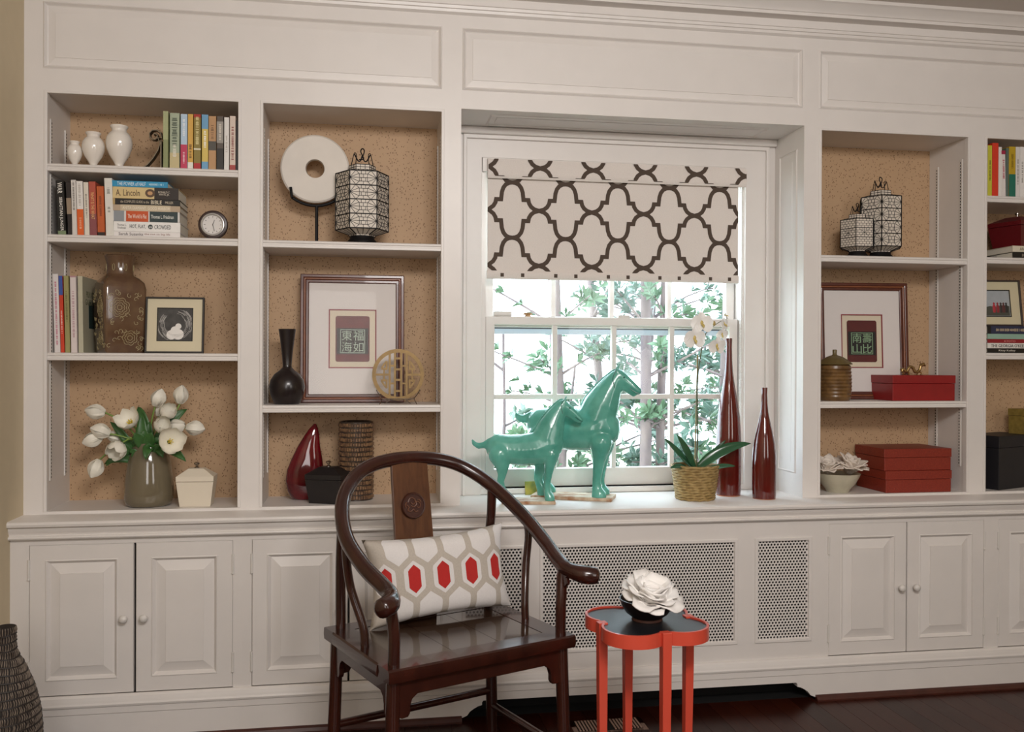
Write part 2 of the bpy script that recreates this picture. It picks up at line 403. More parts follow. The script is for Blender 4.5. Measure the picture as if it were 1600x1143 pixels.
struct(MB().box(AX0+.0, AX1, -.098, .26, -.004, .0005).box(AX0, AX1, -.02, -.01, 0, .11).build('trim_5', DARK), 'recess below the radiator cover, its shade painted black')  # black slab and board paint in the shade inside the opening

# ------------------------------------------------------------------ window
win = struct(thing('window_1', 'white double-hung sash window with small panes', None, (WX0, .27, WB)))
if 'category' in win: del win['category']
# casing with back band
MB().holed(FX1, FX2, WZ0, WZ1, [(WX0, WX1, WZ0-.1, 2.146)], .258, .2719).build('window_casing', PAINT, win, bevel=.002)
MB().holed(FX1+.035, FX2-.03, WZ0, WZ1-.03, [(FX1+.05, FX2-.045, WZ0-.1, WZ1-.047)], .246, .2585).build('casing_bead', PAINT, win, bevel=.003)
MB().holed(FX1+.0, FX2-.0, WZ1-.03, WZ1, [], .235, .2585).build('casing_cap', PAINT, win, bevel=.006)
MB().holed(WX0, WX1, WB, WT, [(WX0+.018, WX1-.012, WB-.1, WT-.012)], .27, .40).build('window_jamb', PAINT, win)
MB().box(WX0-.0, WX1+.0, .2585, .42, .769, .79).build('window_sill', PAINT, win)
def sash(nm, x0, x1, z0, z1, y, st, top, bot, cols, rows):
    s = MB().holed(x0, x1, z0, z1, [(x0+st, x1-st, z0+bot, z1-top)], y, y+.035).build('sash', PAINT, win, bevel=.003)
    part_label(s, nm)
    gx0, gx1, gz0, gz1 = x0+st, x1-st, z0+bot, z1-top; mw = .021
    for c in range(1, cols):
        xc = gx0+(gx1-gx0)*c/cols; MB().box(xc-mw/2, xc+mw/2, y+.004, y+.030, gz0, gz1).build('muntin', PAINT, s, bevel=.003)
    for r in range(1, rows):
        zc = gz0+(gz1-gz0)*r/rows; MB().box(gx0, gx1, y+.005, y+.029, zc-mw/2, zc+mw/2).build('muntin', PAINT, s, bevel=.003)
    for c in range(cols):
        for r in range(rows):
            MB().box(gx0+(gx1-gx0)*c/cols, gx0+(gx1-gx0)*(c+1)/cols, y+.016, y+.019, gz0+(gz1-gz0)*r/rows, gz0+(gz1-gz0)*(r+1)/rows).build('pane', GLASS, s)
sash('lower sash of eight panes', WX0+.022, WX1-.016, .792, 1.50, .296, .038, .034, .074, 4, 2)
sash('upper sash partly behind the shade', WX0+.022, WX1-.016, 1.458, 2.134, .335, .038, .04, .045, 4, 2)
lk = MB().box(1.06, 1.11, .298, .325, 1.50, 1.512)
lk.build('sash_lock', METAL, win)
# storm-window bar outside
MB().box(WX0, WX1, .386, .398, 1.452, 1.462).build('gap_shade_strip', mat('gap_shade_dark', '4A4A4C', .7), win)  # dark strip added as the shade in the gap under the upper sash
MB().box(WX0, WX1, .386, .398, 1.43, 1.452).build('storm_bar', mat('storm_metal', 'B9C6D2', .4), win)

# ================================================================== SHADE
FAB = mat('shade_linen', 'E1D8D1', .85, noise=.05, nscale=220, bump=.1)
PRN = mat('shade_print_brown', '4E4036', .85)
sh = thing('window_shade', 'cream roman shade with brown trellis print in the window', 'window shade', (1.04, .262, 1.655))
SX0, SX1 = .492, 1.572
MB().box(SX0, SX1, .248, .2505, 1.665, 2.135).build('fabric', FAB, sh)
hem = MB().prism([(.251, 1.650), (.244, 1.651), (.240, 1.659), (.240, 1.676), (.245, 1.684), (.251, 1.684)], SX0-.003, SX1+.001, 'x').build('hem', FAB, sh, smooth=40)
val = MB().prism([(.25, 2.138), (.232, 2.138), (.226, 2.12), (.224, 2.08), (.226, 2.066), (.231, 2.058), (.238, 2.06), (.25, 2.07)], SX0-.002, WX1-.008, 'x').build('valance', FAB, sh, smooth=40)
MB().box(WX0+.002, WX1-.002, .2505, .268, 2.09, 2.144).build('headrail', PAINT, sh)
PATH = [(0, 0), (.12, .015), (.24, .075), (.33, .19), (.385, .35), (.415, .62), (.60, .62), (.625, .74), (.70, .86), (.82, .95), (1, 1)]
def trellis(x0, x1, z0, z1, y, ox, oz, P=.2235, Q=.226, wd=.0085):
    mb = MB()
    def clampq(q): return (min(max(q[0], x0), x1), min(max(q[1], z0), z1))
    for i in range(-1, int((x1-x0)/P)+3):
        for j in range(-2, int((z1-z0)/Q)+3):
            cx, cz = ox+i*P, oz+j*Q
            for sx in (-1, 1):
                for sz in (-1, 1):
                    e = .0006+.00022*((sx+1)+(sz+1)/2)
                    pts = [Vector((cx+sx*a*P/2, cz+sz*b*Q/2)) for a, b in PATH]
                    L, R = [], []
                    for n_, p in enumerate(pts):
                        d1 = (pts[n_]-pts[n_-1]).normalized() if n_ else (pts[1]-pts[0]).normalized()
                        d2 = (pts[n_+1]-pts[n_]).normalized() if n_ < len(pts)-1 else d1
                        t = (d1+d2).normalized(); nrm = Vector((-t.y, t.x)); sc = wd/max(.55, t.dot(d1))
                        L.append(p+nrm*sc); R.append(p-nrm*sc)
                    for n_ in range(len(pts)-1):
                        q = [L[n_], L[n_+1], R[n_+1], R[n_]]
                        if max(p.x for p in q) < x0 or min(p.x for p in q) > x1 or max(p.y for p in q) < z0 or min(p.y for p in q) > z1: continue
                        q = [clampq(p) for p in q]
                        mb.add([(p[0], y-e, p[1]) for p in q]+[(p[0], y, p[1]) for p in q], [(0, 1, 2, 3), (7, 6, 5, 4)]+[(k_, (k_+1) % 4, 4+(k_+1) % 4, 4+k_) for k_ in range(4)])
    return mb
trellis(SX0, SX1, 1.684, 2.07, .248, .594, 1.82).build('printed_trellis', PRN, sh)
tv = trellis(SX0, WX1-.01, 2.066, 2.136, .2245, .594, 1.990)
tv.build('printed_trellis', PRN, sh)['kind'] = 'stuff'
for i in range(10):
    xx = .552+(i//2)*.2235+(i % 2)*.085
    MB().box(xx-.007, xx+.007, .2392, .2402, 1.659, 1.674).build('printed_dash', PRN, sh)
ch = MB()
for i in range(105):
    z = 2.06-i*.0095
    for xx in (1.584, 1.594): ch.lathe([(0, -.003), (.0028, 0), (0, .003)], 6, (xx, .252, z))
for xx in (1.584, 1.594): ch.tube([(xx, .252, 1.06), (xx, .252, 2.06)], .0007, 4)
ch.build('bead_chain', METAL, sh)['kind'] = 'stuff'

# ================================================================== BOOKS
PAGES = mat('book_pages', 'E6DFCF', .8, noise=.12, nscale=300, stretch=(1, 1, 1))
def bmat(c): return mat('book_cover_'+c, c, .42, noise=.05, nscale=40)
def imat(c): return mat('print_ink_'+c, c, .5)
def book(label, loc, t, h, d, color, lean=0, flat=False, texts=(), bands=(), group=None, back=None, yaw_=0, board=.0022):
    """spine faces -y; t thickness (x), h height (z), d depth (y). texts: (string, colour, centre along the spine 0..1 from the top, length, size across)"""
    o = thing('book', label, 'book', loc, 0, group)
    mt = bmat(color)
    cv = MB().box(0, t, 0, board, 0, h).box(0, board, board, d, 0, h).box(t-board, t, board, d, 0, h)
    cv.build('cover', mt, o, loc=True, bevel=.0008, seg=1)
    MB().box(board, t-board, board, d-.004, .003, h-.003).build('pages', PAGES, o, loc=True)
    for (c, a, b) in bands:       # from the top, 0..1
        MB().box(-.0002, t+.0002, -.0004, .0006, h*(1-b), h*(1-a)).build('spine_band', bmat(c), o, loc=True)
    for tx in texts:
        s, c, pos, ln, sz = tx[:5]; across = tx[5] if len(tx) > 5 else .5
        if s == '~':          # lettering too small to read in the photograph
            rq = random.Random(int(t*1e5)+int(pos*100)); mk = MB(); z_ = h*(1-pos)+ln*h/2; e_ = h*(1-pos)-ln*h/2
            while z_ > e_:
                l_ = rq.uniform(.0025, .006); w_ = sz*t*rq.uniform(.32, .5)
                mk.box(t*across-w_, t*across+w_, -.0008, -.0002, z_-l_*.45, z_); z_ -= l_*rq.choice((.75, .75, .8, 1.4))
            mk.build('spine_lettering', imat(c), o, loc=True)['kind'] = 'stuff'
            continue
        text('title', s, ln*h, sz*t, imat(c), o, face_matrix((t*across, -.0008, h*(1-pos)), (0, 0, -1), (1, 0, 0)))
    if flat: o.rotation_euler = (0, -PI/2, 0)
    else: o.rotation_euler = (0, lean, yaw_)
    return o
g1 = 'upright books on the top shelf of the tulip bay'
TS = [  # x0, x1, height, colour, bands, texts, label
    (-.728, -.711, .212, '8E9468', [('A9AE82', .0, .5)], [], 'thin olive green paperback next to the scroll bookend'),
    (-.705, -.672, .207, 'A9B29A', [('C8B98C', .72, 1)], [('~', '3E4A3C', .34, .5, .6), ('~', 'E9E4D6', .68, .22, .4)], 'sage green hardback with dark lettering third of the top row'),
    (-.667, -.645, .205, 'B9CFE2', [('C43A5C', .56, 1)], [('~', 'F4F4F4', .25, .3, .4), ('~', 'F0D9DE', .8, .2, .3)], 'book with pale blue upper half and crimson lower half'),
    (-.642, -.624, .206, 'D8A94F', [('E8E4DC', .88, 1)], [('~', '5A3A16', .68, .25, .5)], 'mustard yellow paperback with white foot'),
    (-.621, -.597, .206, '8C7A38', [('A8281F', 0, .06), ('B3222E', .89, 1), ('E3DCC0', .62, .65)], [('~', 'E7D9A0', .3, .5, .5)], 'olive gold book with red foot and script title'),
    (-.593, -.571, .206, 'D9BE63', [('6FA3C8', 0, .26), ('6FA3C8', .86, 1)], [('~', 'FFFFFF', .45, .3, .4)], 'yellow and sky blue paperback'),
    (-.569, -.543, .202, 'B98F64', [('4D4A44', .47, .64)], [('~', '6B4A2C', .3, .25, .4)], 'tan paperback with a dark picture across its spine'),
    (-.540, -.517, .203, '5A5048', [('9A948C', .1, .5), ('2B2622', .6, 1)], [('~', 'DCD4C6', .3, .3, .4)], 'dark grey paperback with a photographic spine'),
    (-.514, -.497, .200, 'E4E0DB', [], [('~', 'B9B0A6', .5, .3, .4)], 'narrow plain white paperback'),
    (-.494, -.474, .206, 'D9C7B8', [('A43C35', .9, 1)], [('~', '8B3A33', .5, .6, .5)], 'cream paperback with red lettering second from the right end of the top row'),
    (-.472, -.459, .190, '171313', [], [], 'thin black book at the right end of the top row'),
]
for a, b, h, c, bands, tx, lab in TS:
    book(lab, (a*.99, .016, 2.0062), (b-a)*.99, h*.965, .135, c, 0, False, tx, bands, g1)
g2 = 'upright books on the second shelf of the tulip bay'
book('black book lettered WAR leaning at the left end of the second shelf', (-1.075, .016, 1.7562), .026, .192, .15, '15130F', -.05, False,
     [('WAR', 'F2EEE6', .14, .2, .62), ('SEBASTIAN JUNGER', 'F2EEE6', .62, .62, .5)], [('7C8C6A', .93, 1)], g2)
book('dark brown book wedged between the WAR book and a pale grey one', (-1.046, .03, 1.7562), .016, .190, .13, '2E2521', -.05, False, [], [('A08B74', .3, .6)], g2)
US = [(-1.038, -1.022, .200, 'D9D3CC', [], [('~', '7C756E', .3, .5, .4)], 'pale grey paperback with faint lettering, second shelf'),
      (-1.020, -.999, .196, 'E8E3DD', [('E0621F', .52, 1)], [('~', 'B9B1A8', .25, .4, .4), ('~', 'F2C9A9', .78, .2, .4)], 'white paperback with bright orange lower half'),
      (-.996, -.980, .193, 'E2D9CA', [], [('~', '8B8378', .45, .45, .4)], 'cream paperback between the orange-white book and the red one'),
      (-.978, -.955, .196, 'B5523F', [('8A4A4C', .6, 1)], [('WHAT IS THE WHAT', 'E7B97B', .45, .5, .5)], 'rust red paperback titled WHAT IS THE WHAT'),
      (-.952, -.928, .180, 'BF5A26', [('241A16', .93, 1)], [('~', '7E3716', .4, .4, .35)], 'burnt orange book with black foot')]
for a, b, h, c, bands, tx, lab in US: book(lab, (a*.99, .016, 1.7562), (b-a)*.99, h*.98, .15, c, -.03, False, tx, bands, g2)
wb = book('white book with a grey botanical cover next to the flat stack', (-.914, .014, 1.7562), .026, .206, .15, 'E3DFD6', -.035, False, [('~', '8C8C84', .22, .1, .4), ('~', '8C8C84', .55, .1, .4)], [], g2)
lf = MB(); rr = random.Random(2)
for i in range(26):
    y = rr.uniform(.02, .14); z = rr.uniform(.01, .195); a = rr.uniform(0, 6.28); l = rr.uniform(.008, .016)
    lf.add([(.0274, y+l*math.cos(a), z+l*math.sin(a)), (.0276, y+.004*math.sin(a), z-.004*math.cos(a)), (.0274, y-l*math.cos(a), z-l*math.sin(a)), (.0276, y-.004*math.sin(a), z+.004*math.cos(a))], [(0, 1, 2, 3)])
lf.build('printed_leaves', imat('7F8F78'), wb, loc=True)
g3 = 'books lying flat in the stack on the second shelf'
ST = [  # thickness, length, x0, depth, colour, bands, texts, label
    (.018, .234, -.902, .16, 'E9E4E1', [], [('Sarah Susanka', '6E6460', .27, .36, .6), ('the not so big life', 'A07C74', .66, .38, .5)], 'white book titled the not so big life at the bottom of the stack'),
    (.036, .230, -.898, .165, 'F0EDE9', [], [('HOT, FLAT,', '26221F', .36, .24, .42), ('and', 'F0EDE9', .555, .05, .26), ('CROWDED', '26221F', .735, .25, .42), ('Thomas L.\nFriedman', '8A8480', .12, .14, .5)], 'white book titled HOT, FLAT, AND CROWDED in the flat stack'),
    (.038, .232, -.902, .16, 'D9D6D2', [('8F9498', .02, .17), ('C9531F', .20, .53), ('28393A', .55, .97)], [('The World Is Flat', 'F4E9DA', .365, .28, .4), ('Thomas L. Friedman', 'EDEDE6', .74, .34, .34)], 'book titled The World Is Flat with orange and dark green spine blocks'),
    (.022, .234, -.903, .15, 'B9A48B', [('CDBCA0', .12, .86)], [('ANITA DIAMANT  GOOD HARBOR', 'EDE4D2', .5, .7, .5)], 'tan book titled GOOD HARBOR in the flat stack'),
    (.022, .234, -.903, .155, '1B1815', [('B59A66', 0, .04)], [('the COMPLETE GUIDE to the', 'C9BBA4', .33, .42, .42), ('BIBLE', 'E8DCC4', .65, .16, .62), ('MILLER', 'C9BBA4', .84, .12, .4)], 'black book titled COMPLETE GUIDE to the BIBLE'),
    (.042, .228, -.902, .16, 'D9C08A', [('2A201B', .63, 1)], [('A. Lincoln', '5A4128', .23, .36, .55), ('RONALD C.\nWHITE, JR.', 'D8CDBB', .78, .18, .42)], 'thick tan and dark brown book titled A. Lincoln'),
    (.022, .196, -.908, .15, '2E93BE', [], [('THE POWER of HALF', 'E4F1F5', .36, .5, .6), ('~', 'BFE0EC', .8, .26, .4)], 'bright blue book titled THE POWER of HALF on top of the stack')]
z = 1.7562
for i, (t, h, x0, d, c, bands, tx, lab) in enumerate(ST):
    o = book(lab, ((x0+h)*.99, .016, z), t*.985, h*.99, d, c, 0, True, tx, bands, g3)
    if i == 1:
        dsk = MB().prism([(.018+.0085*math.cos(a*PI/8), h*(1-.555)+.0085*math.sin(a*PI/8)) for a in range(16)], -.0006, 0, 'y').build('title_disc', imat('2E3A38'), o, loc=True)
    if i == 5:
        f = MB().prism([(.021+.015*math.cos(a*PI/8), h*(1-.57)+.017*math.sin(a*PI/8)) for a in range(16)], -.0007, 0, 'y').build('printed_portrait', imat('5B4330'), o, loc=True)
        MB().prism([(.021+.007*math.cos(a*PI/6), h*(1-.57)+.009*math.sin(a*PI/6)) for a in range(12)], -.001, 0, 'y').build('printed_face', imat('C79A6C'), o, loc=True)
    z += t*.985+.0004
g4 = 'upright books beside the brown vase'
for a, b, h, c, le, bands, tx, lab in [
    (-1.100, -1.081, .283, 'E2DAD5', -.03, [('3C5BA8', .0, .0)], [('~', 'C4607E', .5, .8, .35)], 'tall white book with pink lettering at the left of the third shelf'),
    (-1.079, -1.067, .276, 'CF3F22', -.03, [('3B56A0', 0, .25)], [('~', 'F4D3C6', .6, .3, .4)], 'thin red book with blue top'),
    (-1.064, -1.048, .277, '9C9560', -.025, [], [('~', '6A6338', .4, .4, .4)], 'olive green book beside the thin red one'),
    (-1.044, -1.024, .277, 'DCCFCB', -.02, [('B98A90', .0, .02)], [('~', 'B68C93', .5, .6, .4)], 'pale pink book beside the olive green book')]:
    book(lab, (a, .06, 1.3382), b-a, h, .16, c, le, False, tx, bands, g4)
gb = book('large garden book with grey-green cover against the brown vase', (-1.0195, .062, 1.3382), .016, .277, .185, 'B9B49C', -.015, False, [], [], g4)
text('cover_title', 'PRIVATE\nGARDENS', .12, .05, imat('6B6A52'), gb, face_matrix((.0166, .09, .2), (0, 1, 0), (0, 0, 1)))
MB().box(.016, .0166, .07, .16, .09, .19).build('cover_picture', imat('243A38'), gb, loc=True)
# right-hand bay
g5 = 'upright books on the top shelf of the photo frame bay'
x = 2.583
for t, h, c, bands, tx, lab in [
    (.020, .214, 'D8D0C6', [], [('~', '3A3430', .4, .3, .5)], 'off-white paperback at the left end of the far right top shelf'),
    (.019, .213, 'C2BE3E', [], [('~', '5E5C1E', .5, .4, .4)], 'lime yellow book on the far right top shelf'),
    (.028, .224, 'D23A22', [], [('', 'FFFFFF', .5, .4, .4)][:0], 'bright red book on the far right top shelf'),
    (.014, .208, 'E4DED8', [], [], 'thin white book right of the bright red one'),
    (.018, .193, 'DDD5D0', [('A32746', 0, .08)], [('~', 'B0304E', .4, .4, .5)], 'shorter white book with crimson top'),
    (.011, .205, '5A6A62', [], [], 'slim grey green book on the far right top shelf'),
    (.030, .212, 'B99A22', [('1F6B58', .55, 1)], [('~', '7A6110', .3, .3, .4)], 'book with gold upper and teal lower spine'),
    (.019, .212, 'DCD7D2', [], [('~', '8A847E', .5, .5, .4)], 'white paperback right of the gold and teal book'),
    (.020, .213, 'E4E0DC', [('A33', .9, .9)][:0], [('~', '8A847E', .5, .4, .4)], 'second white paperback right of the gold and teal book'),
    (.018, .21, '2B2724', [], [], 'black book on the far right top shelf'),
    (.026, .206, 'A3182B', [], [('~', 'EAD9D0', .4, .6, .5)], 'crimson book at the right edge of the photo')]:
    book(lab, (x*.99, .016, 2.0152), t, h, .14, c, -.02 if h < .2 else 0, False, tx, bands, g5); x += t+.002
g6 = 'books lying flat below the framed snapshot'
z = 1.3572
for t, c, tx, bands, lab in [(.019, '17130F', [('Kitty Kelley', 'D9D2C6', .35, .3, .5)], [], 'black book titled Kitty Kelley at the bottom of the far right stack'),
    (.022, 'E4DFD8', [('THE GEORGIA O\'KEEFFE', '3A3532', .4, .68, .6)], [], 'white book titled THE GEORGIA O\'KEEFFE'),
    (.016, '8F1A24', [('KYOTO', 'D98B84', .4, .2, .5)], [], 'thin crimson book titled KYOTO'),
    (.022, '8FAF9E', [], [('D0714A', .78, 1)], 'sea green book with an orange end'),
    (.033, '2A2F4A', [('~', 'B9A78A', .45, .6, .4)], [('141414', 0, .06)], 'dark navy book at the top of the far right stack')]:
    book(lab, (2.585+.26, .02, z), t, .26, .17, c, 0, True, tx, bands, g6); z += t+.0004
ZSTK = z
g7 = 'books lying flat under the maroon box'
book('black book lying flat under the cream one on the far right shelf', (2.70+.22, .02, 1.7582), .026, .22, .17, '1A1614', 0, True, [('~', '8A7E70', .4, .4, .5)], [], g7)
book('cream book lying flat under the maroon box', (2.70+.22, .02, 1.7846), .026, .22, .17, 'D8CFBA', 0, True, [('AND THE', '8A7E6A', .3, .3, .5)], [], g7)
fo = thing('folder', 'cream folder with a dark pen clip lying on the far right shelf', 'folder', (2.65, .14, 1.7582))
MB().box(-.08, .06, -.07, .08, 0, .006).build('sheet', bmat('D6CCB4'), fo, loc=True)
MB().tube([(-.08, -.05, .012), (.05, -.02, .012)], .005, 6).build('pen', imat('2A2522'), fo, loc=True)

# ================================================================== SHELF OBJECTS
CER = mat('white_glaze', 'E8E0D6', .12, coat=.5)
def lathe_obj(name, prof, mt, parent=None, loc=(0, 0, 0), n=32, sm=50, sx=1, sy=1):
    return MB().lathe(prof, n, loc, sx, sy).build(name, mt, parent, smooth=sm, loc=True)
def vase3(label, x, h, r):
    t = thing('ginger_jar', label, 'vase', (x, .052, 2.0062), 0, 'white vases on the top shelf')
    pr = [(0, 0), (.30, 0), (.31, .03), (.29, .06), (.42, .14), (.75, .30), (.95, .47), (1, .60), (.94, .72), (.78, .81), (.62, .855), (.56, .88), (.56, .92), (.66, .965), (.69, .985), (.67, 1.0), (.5, .99), (.48, .9), (.6, .8), (0, .4)]
    lathe_obj('body', [(a*r, b*h) for a, b in pr], CER, t)
vase3('smallest of the three white jar vases', -1.031, .090, .0257)
vase3('middle-sized of the three white jar vases', -.968, .124, .0388)
vase3('largest of the three white jar vases', -.880, .152, .0455)
SIL = mat('aged_silver', '8A8172', .3, metal=.9)
bk = thing('bookend', 'silver scroll bookend holding up the top row of books', 'bookend', (-.7275, .06, 2.0062))
sc = [(-.075, .003), (-.055, .015), (-.035, .04), (-.018, .07), (-.01, .095), (-.018, .115)]
for a in range(0, 13):
    an = -.3+a*PI/4*.95; r = .026*(1-a/15); sc.append((-.030+r*math.cos(an), .122+r*math.sin(an)))
MB().tube([(p[0], 0, p[1]) for p in sc], [.004]*len(sc), 8, flat=4.2, upv=(0, 0, 1)).build('scroll', SIL, bk, smooth=50, loc=True)
MB().box(-.004, .0, -.04, .04, 0, .10).build('upright_plate', SIL, bk, loc=True)
MB().box(-.075, .0, -.025, .025, 0, .003).build('base_plate', SIL, bk, loc=True)
# clock
ck = thing('desk_clock', 'small round desk clock with dark brown case and white dial', 'clock', (-.551, .045, 1.7562))
def disc_y(prof, n=40): 
    mb = MB().lathe(prof, n); mb.v = [(p[0], -p[2], p[1]) for p in mb.v]; return mb
d = disc_y([(0, -.02), (.045, -.02), (.051, -.01), (.053, .004), (.051, .012), (.044, .015), (.040, .014), (.040, .009), (0, .009)]); d.xform(Matrix.Translation((0, 0, .053))); d.build('case', mat('clock_wood', '3A2824', .35, noise=.2), ck, smooth=40, loc=True)
d = disc_y([(.041, .010), (.041, .017), (.038, .018), (.035, .016), (.035, .010)]); d.xform(Matrix.Translation((0, 0, .053))); d.build('bezel', mat('brushed_nickel', 'D5D2CE', .3, metal=.6), ck, smooth=40, loc=True)
d = disc_y([(0, .0105), (.0352, .0105), (.0352, .009), (0, .009)]); d.xform(Matrix.Translation((0, 0, .053))); d.build('dial', mat('dial_white', 'D9D4D0', .5), ck, loc=True)
hm = imat('5A534E')
mb = MB()
for i in range(12):
    a = i*PI/6; mb.box(-.0008, .0008, -.0118, -.0108, .026, .031); mb.xform(Matrix.Translation((0, 0, .053)) @ Matrix.Rotation(a, 4, 'Y'), len(mb.v)-8)
mb.build('hour_marks', hm, ck, loc=True)
for a, l in ((.35, .018), (2.9, .024)):
    q = MB().box(-.0009, .0009, -.0125, -.0115, -.003, l); q.xform(Matrix.Translation((0, 0, .053)) @ Matrix.Rotation(a, 4, 'Y')); q.build('hand', hm, ck, loc=True)
# brown square vase with gold scrolls
BRV = mat('brown_glaze', '5E4534', .15, coat=.4, color2='6B523C', nscale=25)
GLD = mat('vase_gold_line', 'A3946C', .35)
bv = thing('brown_vase', 'tall brown four-sided glazed vase with gold floral scrolls', 'vase', (-.895, .125, 1.3382))
def sq_loft(secs, m_=6):
    mb = MB(); n = m_*4; rows = []
    for hw, rad, z in secs:
        row = []
        for c in range(4):
            for i in range(m_):
                a = PI/2*c+PI/2*i/(m_-1); cx, cy = (hw-rad)*(1 if c in (0, 3) else -1), (hw-rad)*(1 if c in (0, 1) else -1)
                row.append((cx+rad*math.cos(a), cy+rad*math.sin(a), z))
        mb.v += row; rows.append(row)
    for r in range(len(secs)-1):
        for i in range(n): mb.f.append((r*n+i, r*n+(i+1) % n, (r+1)*n+(i+1) % n, (r+1)*n+i))
    mb.f.append(tuple(range(n))[::-1]); mb.f.append(tuple((len(secs)-1)*n+i for i in range(n)))
    return mb
q = sq_loft([(.062, .012, 0), (.067, .012, .01), (.074, .013, .14), (.0755, .014, .235), (.072, .02, .258), (.060, .03, .275), (.049, .044, .285), (.047, .046, .292), (.047, .046, .335), (.052, .05, .35), (.054, .053, .357), (.051, .05, .360), (.042, .041, .36), (.04, .039, .3)])
RZ = Matrix.Rotation(math.radians(30), 4, 'Z')
q.xform(RZ); q.build('body', BRV, bv, smooth=40, loc=True)
def flower_pts(cx, cz, r, n=8):
    out = []
    for i in range(n*6+1):
        a = 2*PI*i/(n*6); rr_ = r*(.82+.18*abs(math.sin(a*n/2))); out.append((cx+rr_*math.cos(a), cz+rr_*math.sin(a)))
    return out
for fc in range(4):
    Mf = RZ @ Matrix.Rotation(PI/2*fc, 4, 'Z'); mb = MB(); rv = random.Random(fc+5)
    def line(pts, w_=.0011):
        hwz = lambda z_: .0675+(z_-.01)*.05 if z_ < .14 else .074+(z_-.14)*.0158
        mb.tube([(p[0], -hwz(p[1])-.0003, p[1]) for p in pts], w_, 4)
    for r in (.036, .027, .018, .009): line(flower_pts(-.022 if fc % 2 == 0 else .02, .165, r))
    for r in (.027, .018, .009): line(flower_pts(.015, .055, r, 7))
    for i in range(46):
        cx, cz = rv.uniform(-.058, .058), rv.uniform(.015, .225)
        if math.hypot(cx+.022, cz-.165) < .04 or math.hypot(cx-.015, cz-.055) < .03: continue
        a0 = rv.uniform(0, 6.28); line([(cx+(.010-.0011*i_)*math.cos(a0+i_*.7), cz+(.010-.0011*i_)*math.sin(a0+i_*.7)) for i_ in range(8)])
    mb.xform(Mf); mb.build('gold_scrolls', GLD, bv, loc=True)['kind'] = 'stuff'
mb = MB()
for i in range(7):
    a = i*2*PI/7; mb.tube([(.0478*math.cos(a+.09*math.sin(t)), .0478*math.sin(a+.09*math.sin(t)), .314+.013*math.cos(t)) for t in [k_*.7 for k_ in range(9)]], .0011, 4)
mb.build('neck_scrolls', GLD, bv, loc=True)['kind'] = 'stuff'
# photo frames
def photo_frame(label, loc, w_, h_, fw_, fcol, mcol, open_, lean, rotz, name='photo_frame', picture=None):
    t = thing(name, label, 'picture frame', loc); t.rotation_euler = (-lean, 0, rotz)
    x0, x1 = -w_/2, w_/2
    MB().holed(x0, x1, 0, h_, [(x0+fw_, x1-fw_, fw_, h_-fw_)], -.012, .006).build('frame', fcol, t, loc=True, bevel=.0015)
    ox0, ox1, oz0, oz1 = open_
    mtp = MB().holed(x0+fw_*.9, x1-fw_*.9, fw_*.9, h_-fw_*.9, [(ox0, ox1, oz0, oz1)], -.004, -.001).build('mat_board', mcol, t, loc=True)
    MB().box(x0+fw_*.9, x1-fw_*.9, 0-.001, .004, fw_*.9, h_-fw_*.9).build('backing_board', imat('2A2624'), t, loc=True)
    MB().holed(ox0-.004, ox1+.004, oz0-.004, oz1+.004, [(ox0, ox1, oz0, oz1)], -.0048, -.0035).build('mat_edge', imat('16130F'), t, loc=True)
    return t
pf = photo_frame('cream framed black and white baby photo beside the brown vase', (-.694, .085, 1.3385), .208, .208, .006, imat('2B2724'), mat('mat_cream', 'D6CBAE', .7), (-.06, .06, .048, .165), .10, -.02)
MB().box(-.06, .06, -.0022, -.0012, .048, .165).build('photograph', mat('photo_grey', '4A4846', .4, color2='2E2C2B', nscale=30), pf, loc=True)
mb = MB(); rv = random.Random(4)
for i in range(80):
    a = rv.uniform(2.2, 7.1); r = rv.uniform(.036, .064); pts = []
    for k_ in range(6):
        an = a+k_*.12; pts.append((max(-.059, min(.059, r*math.cos(an))), -.003, max(.05, min(.163, .107+r*math.sin(an)*1.0))))
    mb.tube(pts, .0005, 4)
mb.build('printed_nest', imat('C9C5C0'), pf, loc=True)
mb = MB(); 
for (cx, cz, r) in ((-.012, .068, .018), (.012, .07, .02), (.0, .085, .015), (.012, .1, .011)): mb.lathe([(0, -.002), (r, -.0015), (r, 0), (0, 0)], 14); mb.v[-30:] = [(p[0]+cx, -.0022+p[2]*.4, cz+p[1]) for p in mb.v[-30:]]
mb.build('printed_baby', imat('E9E5E0'), pf, loc=True)
MB().tube([(0, .006, .15), (0, .075, .008)], .006, 4).build('easel_leg', imat('2A2624'), pf, loc=True)

